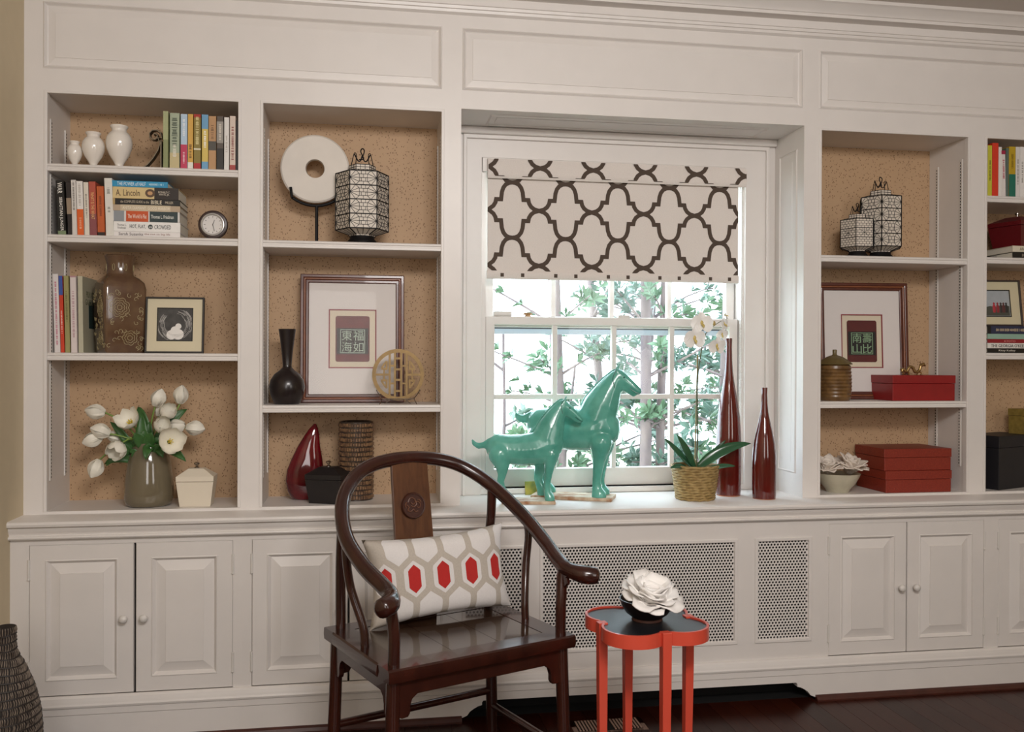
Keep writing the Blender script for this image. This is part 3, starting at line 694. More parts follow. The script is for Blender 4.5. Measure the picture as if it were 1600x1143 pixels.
# tulip vase
tv_ = thing('flower_vase', 'taupe glazed vase holding the white tulips', 'vase', (-.787, .105, .7772))
lathe_obj('body', [(0, 0), (.068, 0), (.078, .004), (.0845, .02), (.087, .05), (.084, .10), (.076, .16), (.065, .205), (.0565, .224), (.0575, .232), (.054, .232), (.052, .22), (.06, .2), (.066, .1), (0, .06)], mat('taupe_glaze', '6F6551', .1, coat=.5), tv_)
PET = mat('tulip_petal', 'EDE8DA', .5, noise=.06, nscale=60, stretch=(1, 1, .2)); STM = mat('tulip_stem', '7F9A4A', .5); LEAF = mat('tulip_leaf', '3F6B34', .42, noise=.25, nscale=30)
PISTIL = mat('tulip_stamen', 'D9C24A', .6)
def petal(L, Wd, cup, flare, nu=5, nv=7):
    mb = MB()
    for j in range(nv):
        v = j/(nv-1); wv = Wd*(math.sin(PI*min(1, v*.80+.13))**.8)*(1 if v < .98 else .35)
        rad = cup*math.sin(PI*min(1, .08+v*.80))+flare*v*v
        for i in range(nu):
            u = (i/(nu-1)-.5)*2
            mb.v.append((rad-abs(u)**2*wv*.35, u*wv, v*L))
    for j in range(nv-1):
        for i in range(nu-1): a = j*nu+i; mb.f.append((a, a+1, a+nu+1, a+nu))
    return mb
def petal_mesh(name, *a):
    o = petal(*a).build(name, PET, None, smooth=80); me = o.data; bpy.data.objects.remove(o)
    sd = None; return me
PM = [petal_mesh('tulip_petal_mesh', .058, .020, .0235, -.006), petal_mesh('tulip_petal_mesh', .054, .020, .022, .012), petal_mesh('tulip_petal_mesh', .05, .021, .024, .03)]
def leaf_strip(pts, wd, mt, parent, name='leaf', nrm=(0, -1, 0), fold=.25, loc=False):
    mb = MB(); pts = [Vector(p) for p in pts]; N = len(pts)
    for i, p in enumerate(pts):
        t = (pts[min(i+1, N-1)]-pts[max(i-1, 0)]).normalized(); s_ = t.cross(Vector(nrm)).normalized(); nn = s_.cross(t)
        f = i/(N-1); ww = wd*(math.sin(PI*(f*.88+.10))**.8) if i < N-1 else .0004
        mb.v += [tuple(p-s_*ww+nn*ww*fold), tuple(p-s_*ww*.5+nn*ww*fold*.3), tuple(p), tuple(p+s_*ww*.5+nn*ww*fold*.3), tuple(p+s_*ww+nn*ww*fold)]
    for i in range(N-1):
        for j in range(4): a = i*5+j; mb.f.append((a, a+1, a+6, a+5))
    o = mb.build(name, mt, parent, smooth=70, loc=loc)
    sdm = o.modifiers.new('thick', 'SOLIDIFY'); sdm.thickness = .0009
    return o
def bez(a, b, c, n=8): 
    a, b, c = Vector(a), Vector(b), Vector(c); return [a*(1-t)**2+b*2*t*(1-t)+c*t*t for t in [i/n for i in range(n+1)]]
VC = Vector((-.787, .105, .995))
def P2(u, v, y):   # world x,z on a depth plane
    return Vector((u, y, v))
TUL = [  # head x, y, z, direction, openness, label
    ((-.955, .07, 1.125), (-.9, -.1, .15), 0, 'white tulip bud pointing left, highest on the left side'),
    ((-.757, .10, 1.165), (.35, -.1, .9), 0, 'white tulip standing upright at the top centre of the bouquet'),
    ((-.676, .11, 1.175), (.15, -.1, 1), 0, 'white tulip at the top right of the bouquet'),
    ((-.716, .06, 1.118), (.35, -.5, .6), 1, 'white tulip just below the top right one'),
    ((-.752, .13, 1.125), (.2, .2, .8), 0, 'small white tulip half hidden behind the upper flowers'),
    ((-.842, .05, 1.090), (-.25, -.7, .55), 2, 'open white tulip with yellow centre at the left of the middle'),
    ((-.727, .03, 1.072), (.3, -.6, .35), 1, 'full white tulip at the centre right of the bouquet'),
    ((-.690, .07, 1.068), (.75, -.35, .2), 0, 'white tulip tucked behind the centre right one'),
    ((-.628, .08, 1.062), (.95, -.15, -.1), 0, 'white tulip bud stretching out farthest to the right'),
    ((-.692, .01, 1.020), (.35, -.85, .15), 2, 'wide open white tulip showing yellow stamens above the vase rim'),
    ((-.935, .06, 1.052), (-.85, -.2, .3), 0, 'white tulip on the left above two drooping ones'),
    ((-.965, .07, 1.028), (-.9, -.2, -.35), 0, 'white tulip pointing left below the middle left one'),
    ((-.905, .10, 1.030), (-.7, -.3, .2), 0, 'small greenish white tulip bud behind the big front flower'),
    ((-.868, .0, 1.000), (-.15, -.6, -.35), 1, 'large drooping white tulip at the front of the vase'),
    ((-.955, .05, .930), (-.3, -.35, -.8), 0, 'white tulip hanging lowest on the left')]
for i, (hp, dr, op, lab) in enumerate(TUL):
    hp = Vector(hp); dr = Vector(dr).normalized()
    base = hp-dr*.024
    t = thing('tulip', lab, 'tulip', tuple(base), 0, 'white tulips in the taupe vase')
    st = Vector((VC.x+(.03 if hp.x > VC.x else -.03)*min(1, abs(hp.x-VC.x)/.1), VC.y+(hp.y-VC.y)*.25, VC.z-.012))
    mid = (st+base)/2 - dr*.05 + Vector((0, -.015, .03))
    pts = bez(st, mid, base, 8)
    MB().tube([Vector((VC.x+(st.x-VC.x)*.3, VC.y, .86))]+pts, .0032, 6).build('stem', STM, t, smooth=60)
    Q = Vector((0, 0, 1)).rotation_difference(dr).to_matrix().to_4x4()
    for k_ in range(6):
        Mx = Q @ Matrix.Rotation(k_*PI/3+i, 4, 'Z') @ Matrix.Scale(.92 if k_ % 2 else 1.0, 4)
        sc_ = 1.32 if i in (13, 9) else (.95 if i in (4, 12) else 1.2)
        rawobj('petal', PM[op], t, Matrix.Scale(sc_, 4) @ Mx)
    if op == 2:
        s_ = MB()
        for k_ in range(6): a = k_*PI/3; s_.tube([(0, 0, .003), (.010*math.cos(a), .010*math.sin(a), .026)], [.0012, .002], 5)
        s_.tube([(0, 0, 0), (0, 0, .03)], .003, 6); s_.xform(Q); s_.build('stamens', PISTIL, t, loc=True)
    # leaf
    rl = random.Random(i*3+1)
    e = base + Vector((rl.uniform(-.03, .03), rl.uniform(-.05, .0), rl.uniform(-.03, .03)))
    if i in (0, 1, 2, 3, 5, 6, 9, 10, 14, 13):
        tip = st+(e-st)*(.74 if i != 13 else .55)+Vector((0, .012, -.01))
        leaf_strip(bez(st+Vector((0, 0, -.05)), (st+tip)/2+Vector((0, -.03, .02)), tip, 8), .015, LEAF, t)
    if i in (8, 3, 1, 6, 11, 7):
        tgt = {8: (-.640, .02, .945), 3: (-.655, .12, 1.13), 1: (-.83, .12, 1.14), 6: (-.775, .0, .955), 11: (-.92, .04, .93), 7: (-.72, .02, .96)}[i]
        leaf_strip(bez(st, (st+Vector(tgt))/2+Vector((0, -.03, .05)), Vector(tgt), 8), .019, LEAF, t)
for k_, (tp, lab) in enumerate([((-.805, .07, 1.12), 0), ((-.79, .05, 1.06), 0), ((-.76, .03, 1.05), 0), ((-.82, .03, 1.05), 0)]):
    pr = bpy.data.objects['tulip'] if k_ % 2 == 0 else bpy.data.objects['tulip.001']
    leaf_strip(bez((VC.x+.01*k_-.02, VC.y-.03, VC.z-.03), ((VC.x+tp[0])/2, .04, 1.03), tp, 8), .022, LEAF, pr)
# tapered boxes with knobs
def caddy(label, loc, wt, wb_, h, hl, mt, knob, rot=0, dp=.09, name='lidded_box'):
    t = thing(name, label, 'box', loc, rot)
    a, b = wb_/2, wt/2
    mb = MB(); hh = h*.66
    def fr(w0, d0, z0, w1, d1, z1):
        mb.add([(sx*w_, sy*d_, z_) for (w_, d_, z_) in ((w0, d0, z0), (w1, d1, z1)) for sx, sy in ((-1, -1), (1, -1), (1, 1), (-1, 1))],
               [(3, 2, 1, 0), (4, 5, 6, 7)]+[(i, (i+1) % 4, 4+(i+1) % 4, 4+i) for i in range(4)])
    fr(a, dp*.42, 0, b*.985, dp*.495, hh); mb.build('body', mt, t, loc=True, bevel=.001)
    mb = MB(); fr(b*.99, dp*.5, hh+.0015, b, dp*.5, h*.80); fr(b, dp*.5, h*.80, b*.40, dp*.22, h); mb.build('lid', mt, t, loc=True, bevel=.001)
    lathe_obj('knob', [(0, h), (.009, h), (.009, h+.003), (.004, h+.006), (.004, h+.010), (.010, h+.014), (.010, h+.019), (.006, h+.022), (0, h+.022)], knob, t, n=14)
    return t
CHROME = mat('polished_nickel', 'B8AFA6', .15, metal=1.0)
caddy('cream tapered lidded box with metal knob beside the tulip vase', (-.612, .075, .7772), .133, .108, .138, 0, mat('cream_lacquer', 'DDD2BF', .4), CHROME)
caddy('black tapered lidded box in front of the red teardrop vase', (-.135, .085, .7772), .145, .115, .135, 0, mat('black_leather', '1C1718', .45, noise=.2), CHROME, math.radians(-22), .11)
# ---------------- stone disc
dk = thing('stone_disc', 'white stone disc with a round hole on a black stand', 'ornament', (-.185, .15, 1.7552))
rr_ = [(.036, .014), (.033, .0), (.036, -.014), (.124, -.014), (.130, -.008), (.130, .008), (.124, .014), (.036, .014)]
q = disc_y(rr_, 56); q.xform(Matrix.Translation((-.006, 0, .294))); q.build('disc', mat('pale_stone', 'E0D8CE', .6, noise=.08, nscale=9), dk, smooth=40, loc=True)
BLK = mat('black_iron', '100E0F', .6, spec=.25)
arc = [(-.006+.140*math.cos(a), 0, .294+.140*math.sin(a)) for a in [math.radians(d_) for d_ in range(232, 312, 8)]]
st_ = MB().tube([(0, 0, .006), (0, 0, .154)], .0065, 8); st_.tube(arc, .006, 8)
for s_ in (0, -1):
    p = Vector(arc[s_]); st_.tube([p+Vector((0, .02, 0)), p+Vector((0, -.022, 0)), p+Vector((.008 if s_ else -.004, -.024, .035))], .0055, 8)
st_.box(-.05, .05, -.045, .045, 0, .007); st_.build('stand', BLK, dk, loc=True)
# ---------------- lanterns
CAP = mat('lantern_shell', 'D8CDBF', .5, noise=.08, nscale=60)
def lantern(label, loc, R, h, rot, cells=4, brick=False, group=None):
    """hexagonal body from z .055*s to h"""
    t = thing('lantern', label, 'lantern', loc, rot, group)
    s = R/.092; zb, zt = .052*s, h-.04*s
    hexp = lambda r, z: [(r*math.cos(PI/3*i), r*math.sin(PI/3*i), z) for i in range(6)]
    mb = MB()
    rows = [hexp(.042*s, zb-.022*s), hexp(.045*s, zb-.016*s), hexp(R, zb), hexp(R, zt), hexp(.046*s, zt+.012*s), hexp(.046*s, zt+.03*s)]
    for r in rows: mb.v += r
    for k_ in range(5):
        for i in range(6): mb.f.append((k_*6+i, k_*6+(i+1) % 6, k_*6+6+(i+1) % 6, k_*6+6+i))
    mb.f.append(tuple(range(6))[::-1]); mb.f.append(tuple(30+i for i in range(6)))
    mb.build('shell_panels', CAP, t, loc=True)
    wi = MB(); w1, w2 = .0024*s, .0011*s; o = 1.006
    def pt(face, u, z, rr=R):   # u 0..1 along face
        a = Vector((math.cos(PI/3*face), math.sin(PI/3*face), 0))*rr*o; b = Vector((math.cos(PI/3*(face+1)), math.sin(PI/3*(face+1)), 0))*rr*o
        q_ = a.lerp(b, u); return (q_.x, q_.y, z)
    for f in range(6):
        for k_ in range(cells+1):
            z_ = zb+(zt-zb)*k_/cells; wi.tube([pt(f, 0, z_), pt(f, 1, z_)], w1, 4)
        wi.tube([pt(f, 0, zb), pt(f, 0, zt)], w1, 4)
        for (za, ra, zc, rc_) in ((zt, R, zt+.012*s, .046*s), (zb, R, zb-.016*s, .045*s)):
            for u in (0, .25, .5, .75): wi.tube([pt(f, u, za, ra), pt(f, u, zc, rc_)], w2 if u else w1, 4)
        for zz in (zt+.012*s, zt+.021*s, zt+.03*s, zb-.014*s, zb-.022*s): wi.tube([pt(f, 0, zz, .046*s), pt(f, 1, zz, .046*s)], w2*1.3, 4)
        for u in (0, .33, .66):
            wi.tube([pt(f, u, zt+.012*s, .046*s), pt(f, u, zt+.03*s, .046*s)], w2, 4); wi.tube([pt(f, u, zb-.022*s, .046*s), pt(f, u, zb-.014*s, .046*s)], w2, 4)
        for k_ in range(cells):
            z0 = zb+(zt-zb)*k_/cells; dz = (zt-zb)/cells; zm = z0+dz/2
            seg = lambda a, b: wi.tube([pt(f, a[0], z0+a[1]*dz), pt(f, b[0], z0+b[1]*dz)], w2, 4)
            if brick:
                for r_ in range(1, 4): seg((0, r_/4), (1, r_/4))
                for r_ in range(4):
                    for u in ((.2, .4, .6, .8) if r_ % 2 else (.1, .3, .5, .7, .9)): seg((u, r_/4), (u, (r_+1)/4))
                if k_ == cells//2:
                    for a in range(8): seg((.5, .5), (.5+.35*math.cos(a*PI/4), .5+.5*math.sin(a*PI/4)))
            else:
                for sd in (0, 1):
                    X_ = lambda u: u if sd == 0 else 1-u
                    for e_ in ((.22, 1.0), (.34, .78), (.36, .5), (.34, .22), (.22, 0)): seg((X_(0), .5), (X_(e_[0]), e_[1]))
                    seg((X_(.34), .78), (X_(.36), .5)); seg((X_(.36), .5), (X_(.34), .22)); seg((X_(.34), .78), (X_(.22), 1)); seg((X_(.34), .22), (X_(.22), 0))
                for zz in (.25, .5, .75): seg((.34, zz), (.66, zz))
                for u, a, b in ((.5, 0, .25), (.42, .25, .5), (.58, .25, .5), (.5, .5, .75), (.42, .75, 1), (.58, .75, 1)): seg((u, a), (u, b))
    wi.build('wire_frame', BLK, t, loc=True)
    lathe_obj('foot', [(0, 0), (.052*s, 0), (.054*s, .006*s), (.05*s, .016*s), (.044*s, .022*s), (.042*s, zb-.02*s), (0, zb-.02*s)], BLK, t, n=24)
    hd = MB(); zt2 = zt+.03*s
    for sx in (-1, 1):
        x_ = sx*.030*s
        hd.tube(spline([(x_*1.3, 0, zt2), (x_, 0, zt2+.04*s), (x_*.85, .004*s, zt2+.048*s), (x_*.7, .006*s, zt2+.04*s), (x_*.8, .004*s, zt2)], 4), .0016*s, 5)
        hd.tube(spline([(x_*.9, 0, zt2+.042*s), (x_*.5, 0, zt2+.02*s), (x_*.2, .003*s, zt2+.022*s), (0, 0, zt2+.04*s)], 4), .0024*s, 5)
    hd.tube(spline([(0, 0, zt2+.03*s), (.007*s, 0, zt2+.055*s), (.0, .004*s, zt2+.064*s), (-.006*s, 0, zt2+.052*s), (.004*s, 0, zt2+.028*s), (-.012*s, 0, zt2+.024*s)], 4), .0022*s, 5)
    hd.build('handle', BLK, t, loc=True)
    return t
lantern('tall hexagonal wire lantern beside the white stone disc', (-.012, .115, 1.7552), .100, .315, math.radians(3), 4)
lantern('tall hexagonal wire lantern behind a smaller one', (2.163, .135, 1.7502), .090, .30, math.radians(2), 4, False, 'wire lanterns right of the window')
lantern('small wire lantern with brick-like mesh in front of the taller one', (2.022, .075, 1.7502), .072, .185, math.radians(-4), 3, True, 'wire lanterns right of the window')
# ---------------- framed seals
MAH = mat('mahogany_moulding', '5B2C1E', .3, noise=.3, nscale=30, coat=.2); MAH2 = mat('mahogany_bead', '8C5537', .3, noise=.2, nscale=40)
MATW = mat('mat_white', 'DDD6D2', .7); MATC = mat('mat_ivory', 'D9CDB6', .7); REDL = imat('8A3238')
def seal_frame(label, loc, chars, rotz, lean, red, ink, stone):
    t = thing('framed_seal', label, 'picture frame', loc); t.rotation_euler = (-lean, 0, rotz)
    W_, H_, f = .402, .502, .033; x0, x1 = -W_/2, W_/2
    MB().holed(x0, x1, 0, H_, [(x0+.014, x1-.014, .014, H_-.014)], -.020, .004).build('frame', MAH, t, loc=True, bevel=.003)
    MB().holed(x0+.0138, x1-.0138, .0138, H_-.0138, [(x0+.020, x1-.020, .020, H_-.020)], -.0165, .0).build('frame_bead', MAH2, t, loc=True, bevel=.002)
    MB().holed(x0+.0198, x1-.0198, .0198, H_-.0198, [(x0+f, x1-f, f, H_-f)], -.013, .0).build('frame_inner', MAH, t, loc=True, bevel=.003)
    ox, oz0, oz1 = .092, .135, .366
    MB().holed(x0+f-.002, x1-f+.002, f-.002, H_-f+.002, [(-ox, ox, oz0, oz1)], -.006, -.003).build('mat_board', MATW, t, loc=True)
    MB().holed(-ox-.0005, ox+.0005, oz0-.0005, oz1+.0005, [(-ox+.004, ox-.004, oz0+.004, oz1-.004)], -.0064, -.003).build('mat_line', REDL, t, loc=True)
    MB().box(x0+.02, x1-.02, -.0029, .003, .02, H_-.02).build('backing', MATC, t, loc=True)
    c = .006; pz0, pz1, pw = .16, .340, .066
    po = [(-pw, pz0+c), (-pw+c, pz0), (pw-c, pz0), (pw, pz0+c), (pw, pz1-c), (pw-c, pz1), (-pw+c, pz1), (-pw, pz1-c)]
    pb = MB().prism(po, -.0045, -.003, 'y').build('print', red, t, loc=True)
    MB().box(-pw*.93, pw*.93, -.0049, -.0045, .190, .292).build('seal_ground', stone, pb, loc=True)
    fr = [(-.047, .196), (.047, .196), (.047, .285), (-.047, .285)]
    MB().holed(-.048, .048, .194, .287, [(-.0455, .0455, .1965, .2845)], -.0054, -.0049).build('seal_border', ink, pb, loc=True)
    for ch_, cx, cz in ((chars[0], .0225, .263), (chars[1], .0225, .218), (chars[2], -.0225, .263), (chars[3], -.0225, .218)):
        text('seal_character', ch_, .040, .040, ink, pb, face_matrix((cx, -.0052, cz), (1, 0, 0), (0, 0, 1)))
    mg = MB().box(x0+f-.001, x1-f+.001, -.0095, -.0085, f-.001, H_-f+.001).build('glazing', GLAZ, t, loc=True)
    return t
seal_frame('mahogany framed seal print behind the black bottle vase', (-.048, .190, 1.1495), '福如東海', math.radians(0), .055, mat('seal_red_faded', '7C4A48', .7, noise=.25, nscale=60), imat('A9B6A4'), mat('seal_grey', '4A4644', .7, noise=.2, nscale=60))
seal_frame('mahogany framed seal print behind the ridged honey-coloured jar', (2.118, .190, 1.1565), '壽比南山', math.radians(-5), .055, mat('seal_red_dark', '5E2320', .7, noise=.25, nscale=60), imat('8FB08A'), mat('seal_black', '23201F', .7))
# ---------------- black bottle vase
bt = thing('black_vase', 'black bottle vase with round body and flared neck', 'vase', (-.290, .10, 1.1492))
lathe_obj('body', [(0, 0), (.042, 0), (.05, .006), (.063, .04), (.0665, .066), (.062, .09), (.048, .112), (.027, .128), (.0175, .138), (.0165, .146), (.020, .19), (.0275, .25), (.0325, .283), (.029, .283), (.02, .24), (0, .2)], mat('black_bronze', '1F1615', .28, coat=.2), bt)
# ---------------- round fretwork ornament on wire stand
ro = thing('fretwork_roundel', 'bronze openwork roundel on a wire stand before the framed seal', 'ornament', (.125, .06, 1.1492))
BRZ = mat('antique_bronze', '8A7048', .4, metal=.55, noise=.2, nscale=50)
mb = MB(); R0 = .098; cz = .112
q = disc_y([(.084, -.006), (.098, -.006), (.098, .006), (.084, .006), (.084, -.006)], 48); mb.add(q.v, q.f)
bar_n = [0]
def bar(x0, x1, z0, z1):
    bar_n[0] += 1; e_ = .00013*bar_n[0]; mb.box(x0, x1, -.004-e_, .004+e_, z0, z1)
ch_ = lambda x: math.sqrt(max(0, .09**2-x*x))
for s_ in (-1, 1):
    bar(*sorted((s_*.008, s_*.016)), -ch_(.016), ch_(.016)); bar(*sorted((s_*.028, s_*.036)), -ch_(.036), ch_(.036))
    bar(*sorted((s_*.036, s_*.09)), -.004, .004)
    for v_ in (-1, 1):
        pts = [(s_*(.047+.0)*1, 0, v_*.018)]
        arc_ = [(s_*.066*math.cos(a), 0, v_*.066*math.sin(a)) for a in [math.radians(d_) for d_ in range(20, 52, 4)]]
        mb.tube(arc_, .005, 4); bar(*sorted((s_*.042, s_*.064)), *sorted((v_*.018, v_*.026)))
        bar(*sorted((s_*.040, s_*.047)), *sorted((v_*.018, v_*.052))); bar(*sorted((s_*.050, s_*.056)), *sorted((v_*.004, v_*.020)))
        bar(-.036, -.016, *sorted((v_*.030, v_*.037))) if s_ < 0 else bar(.016, .036, *sorted((v_*.030, v_*.037)))
for zz in (-.062, -.02, .02, .062): bar(-.009, .009, zz-.004, zz+.004)
mb.xform(Matrix.Translation((0, 0, cz))); mb.build('roundel', BRZ, ro, loc=True)
ws = MB()
for s_ in (-1, 1):
    ws.tube([(s_*.07, -.035, 0), (s_*.06, -.012, .02), (s_*.078, -.012, .045), (s_*.082, -.012, .055)], .0018, 6); ws.tube([(s_*.06, -.012, .02), (s_*.03, .012, .014), (s_*.05, .05, 0)], .0018, 6)
ws.tube([(-.06, -.012, .02), (.06, -.012, .02)], .0018, 6)
ws.build('wire_stand', CHROME, ro, loc=True)
# ---------------- red teardrop vase
rv_ = thing('red_teardrop_vase', 'glossy red teardrop vase with a pointed dark tip', 'vase', (-.232, .165, .7772))
mb = MB(); N = 28; prof = [(.035, 0), (.05, .006), (.066, .035), (.073, .075), (.070, .115), (.058, .160), (.043, .205), (.029, .245), (.016, .275), (.004, .292)]
for r, z_ in prof:
    off = .004+max(0, (z_-.10))*.14+max(0, z_-.2)*.12
    for i in range(N):
        a = 2*PI*i/N; dent = 1-.22*math.exp(-((a-1.5*PI)/.5)**2)*math.exp(-((z_-.09)/.06)**2)
        mb.v.append((off+r*math.cos(a), r*.55*math.sin(a)*dent, z_))
for k_ in range(len(prof)-1):
    for i in range(N): mb.f.append((k_*N+i, k_*N+(i+1) % N, (k_+1)*N+(i+1) % N, (k_+1)*N+i))
mb.f.append(tuple(range(N))[::-1]); mb.f.append(tuple((len(prof)-1)*N+i for i in range(N)))
mb.build('body', mat('red_glaze', '6E0F18', .08, coat=.6, color2='4A0810', nscale=12), rv_, smooth=60, loc=True)
# ---------------- ridged cylinder vase
cv = thing('cylinder_vase', 'brown cylinder vase with rows of carved bark texture', 'vase', (-.033, .155, .7772))
WD = mat('bark_brown', '8B6A4A', .6, color2='5A4030', nscale=70, bump=.3); GLZ = mat('dark_glaze', '3A2F28', .2, coat=.4)
lathe_obj('body', [(0, 0), (.066, 0), (.066, .3), (.062, .302), (.058, .298), (.056, .1), (0, .1)], GLZ, cv)
nr = 16; mb = MB(); rq = random.Random(9)
for k_ in range(nr):
    z0 = .004+k_*.0184; nb = 42; ph = rq.random()
    for i in range(nb):
        a0 = 2*PI*(i+ph)/nb; a1 = a0+2*PI/nb*.82; d_ = rq.uniform(.002, .0045); zz0 = z0+rq.uniform(0, .002); zz1 = z0+.0165-rq.uniform(0, .0025)
        p = [(.0655, a0, zz0), (.0655, a1, zz0), (.0655, a1, zz1), (.0655, a0, zz1)]; am = (a0+a1)/2
        o_ = [(.0655+d_, a0*.8+am*.2, zz0+.002), (.0655+d_, a1*.8+am*.2, zz0+.002), (.0655+d_, a1*.8+am*.2, zz1-.002), (.0655+d_, a0*.8+am*.2, zz1-.002)]
        mb.add([(r*math.cos(a), r*math.sin(a), z_) for r, a, z_ in p+o_], [(4, 5, 6, 7)]+[(i_, (i_+1) % 4, 4+(i_+1) % 4, 4+i_) for i_ in range(4)])
mb.build('carved_ridges', WD, cv, loc=True)['kind'] = 'stuff'
# ---------------- right bay: jar, red box, dragon, lotus bowl, boxes
jr = thing('honey_jar', 'ridged honey-coloured lidded jar in front of the framed seal', 'jar', (1.929, .085, 1.1562))
HON = mat('honey_glaze', '7A5A33', .3, coat=.3, color2='5E4326', nscale=40, bump=.2)
pr = [(0, 0), (.058, 0), (.061, .004)]
for k_ in range(9): pr += [(.0635+.003*math.sin(k_*.4), .010+k_*.0145), (.0665+.003*math.sin(k_*.4), .017+k_*.0145)]
pr += [(.064, .144), (.056, .15), (0, .15)]
lathe_obj('body', pr, HON, jr, sm=25)
lathe_obj('lid', [(0, .149), (.07, .1495), (.071, .153), (.05, .170), (.03, .182), (.012, .188), (.008, .192), (.009, .21), (.006, .212), (0, .212)], mat('olive_glaze', '6A5A34', .35, coat=.2, noise=.2), jr)
REDB = mat('red_lacquer', '8E1A1C', .35, noise=.12, nscale=30)
def lid_box(label, loc, w_, d_, h_, lidh, mt, rot=0, group=None):
    t = thing('storage_box', label, 'box', loc, rot, group)
    MB().box(-w_/2+.002, w_/2-.002, -d_/2+.002, d_/2-.002, 0, h_-lidh-.001).build('body', mt, t, loc=True, bevel=.002)
    MB().box(-w_/2, w_/2, -d_/2, d_/2, h_-lidh, h_).build('lid', mt, t, loc=True, bevel=.002)
    return t
lid_box('smooth red lidded box with a gold dragon on top', (2.298, .125, 1.1562), .288, .20, .106, .034, REDB)
dg = thing('dragon_figurine', 'small gold dragon figurine on the smooth red box', 'figurine', (2.285, .085, 1.2624))
GOLD = mat('gilt_brass', 'A88B5C', .3, metal=.85)
pts = [(-.052, 0, .012), (-.045, 0, .026), (-.03, 0, .014), (-.015, 0, .034), (0, 0, .03), (.012, 0, .012), (.03, 0, .02), (.036, 0, .038), (.045, 0, .042)]
mb = MB().tube(spline(pts, 4), [.0045]+[.0062]*31+[.005], 8)
mb.tube([(.034, 0, .04), (.05, 0, .046), (.058, 0, .038)], [.007, .008, .003], 8)
mb.build('body', GOLD, dg, smooth=60, loc=True)
for xx, tx in ((-.046, -.05), (-.026, -.022), (.012, .016), (.028, .034)): MB().tube([(xx, 0, .016), (tx+.006, .0, .008), (tx, -.004, .002)], [.004, .003, .003], 6).build('leg', GOLD, dg, loc=True)
MB().tube([(.036, 0, .044), (.034, .0, .052), (.028, 0, .056)], [.003, .002, .001], 5).tube([(-.05, 0, .014), (-.058, 0, .024), (-.054, 0, .034)], [.003, .003, .001], 5).build('horn_and_tail', GOLD, dg, loc=True)
SHG = mat('red_shagreen', '8A2E1C', .45, color2='7A2416', nscale=180, bump=.25)
lid_box('lower red shagreen box in the stack of two', (2.268, .125, .7772), .300, .225, .0905, .036, SHG, 0, 'red shagreen boxes')
lid_box('upper red shagreen box on top of the stack of two', (2.265, .127, .8682), .306, .225, .090, .036, SHG, 0, 'red shagreen boxes')
lb = thing('lotus_bowl', 'pale celadon bowl holding white lotus flowers', 'bowl', (1.945, .085, .7772))
lathe_obj('body', [(0, 0), (.045, 0), (.048, .006), (.05, .012), (.07, .035), (.086, .062), (.092, .078), (.089, .078), (.08, .06), (.05, .02), (0, .015)], mat('celadon_crackle', 'BDB6A0', .2, coat=.4, noise=.12, nscale=25), lb)
PORC = mat('bisque_porcelain', 'E4D8CC', .45, noise=.05)
def lotus(label, loc, s, seed, tilt=(0, 0, 1), rings_=((5, .2, .85), (7, .55, 1), (9, .95, 1)), grp=None, mt=PORC, nm='lotus_flower', cat='flower', tip=.04, broad=1.0):
    t = thing(nm, label, cat, loc, 0, grp); rq = random.Random(seed)
    Q = Vector((0, 0, 1)).rotation_difference(Vector(tilt).normalized()).to_matrix().to_4x4()
    for n_, op, ln in rings_:
        mb = MB(); nu, nv = 5, 7
        for j in range(nv):
            v = j/(nv-1); wv = broad*(.5*math.sin(PI*min(1, v*.82+.1))**.7 if j < nv-1 else tip)
            for i in range(nu):
                u = (i/(nu-1)-.5)*2; an = op*(.5+.5*v)
                mb.v.append((s*ln*(math.sin(an)*v+.06)-s*.16*u*u*wv*math.cos(op)+s*.05*v**4, u*wv*s*.62, s*ln*math.cos(an)*v+s*.16*u*u*wv*math.sin(op)))
        for j in range(nv-1):
            for i in range(nu-1): a = j*nu+i; mb.f.append((a, a+1, a+nu+1, a+nu))
        o0 = mb.build('petal', mt, t, smooth=80, loc=True); sdm = o0.modifiers.new('thick', 'SOLIDIFY'); sdm.thickness = .0022*s/.06
        ph = rq.random()
        for k_ in range(n_):
            o1 = o0 if k_ == 0 else o0.copy()
            if k_: COL.objects.link(o1)
            o1.parent = t
            o1.matrix_local = Q @ Matrix.Rotation(2*PI*(k_+ph)/n_+rq.uniform(-.15, .15), 4, 'Z') @ Matrix.Rotation(rq.uniform(-.12, .12), 4, 'Y') @ Matrix.Scale(rq.uniform(.9, 1.08), 4)
    return t
lotus('white lotus flower at the left of the celadon bowl, partly behind the frame', (1.895, .075, .855), .075, 1, (-.15, -.3, 1), grp='lotus flowers')
lotus('white lotus flower at the right of the celadon bowl', (1.985, .07, .853), .085, 2, (.15, -.3, 1), grp='lotus flowers')
# far right bay
MAR = mat('maroon_lacquer', '5F0F16', .3, noise=.1, nscale=30)
caddy('maroon tapered lidded box on two books', (2.800, .12, 1.8112), .19, .15, .135, 0, MAR, CHROME, math.radians(20), .15)
pf2 = photo_frame('cream framed colour snapshot on top of the far right book stack', (2.722, .135, ZSTK+.003), .215, .205, .007, imat('3A2C26'), mat('mat_cream2', 'CFC3A2', .7), (-.062, .058, .045, .158), .16, math.radians(-8))
MB().box(-.062, .058, -.0022, -.0012, .045, .158).build('photograph', mat('photo_sky', 'A9AEB2', .4, noise=.1), pf2, loc=True)
mb = MB(); rq = random.Random(8)
mb.add([(-.06, -.0026, .047), (.056, -.0026, .047), (.056, -.0026, .09), (.03, -.0026, .094), (.0, -.0026, .086), (-.03, -.0026, .09), (-.06, -.0026, .082)], [(0, 1, 2, 3, 4, 5, 6)])
mb.build('printed_field', imat('4A4A40'), pf2, loc=True)
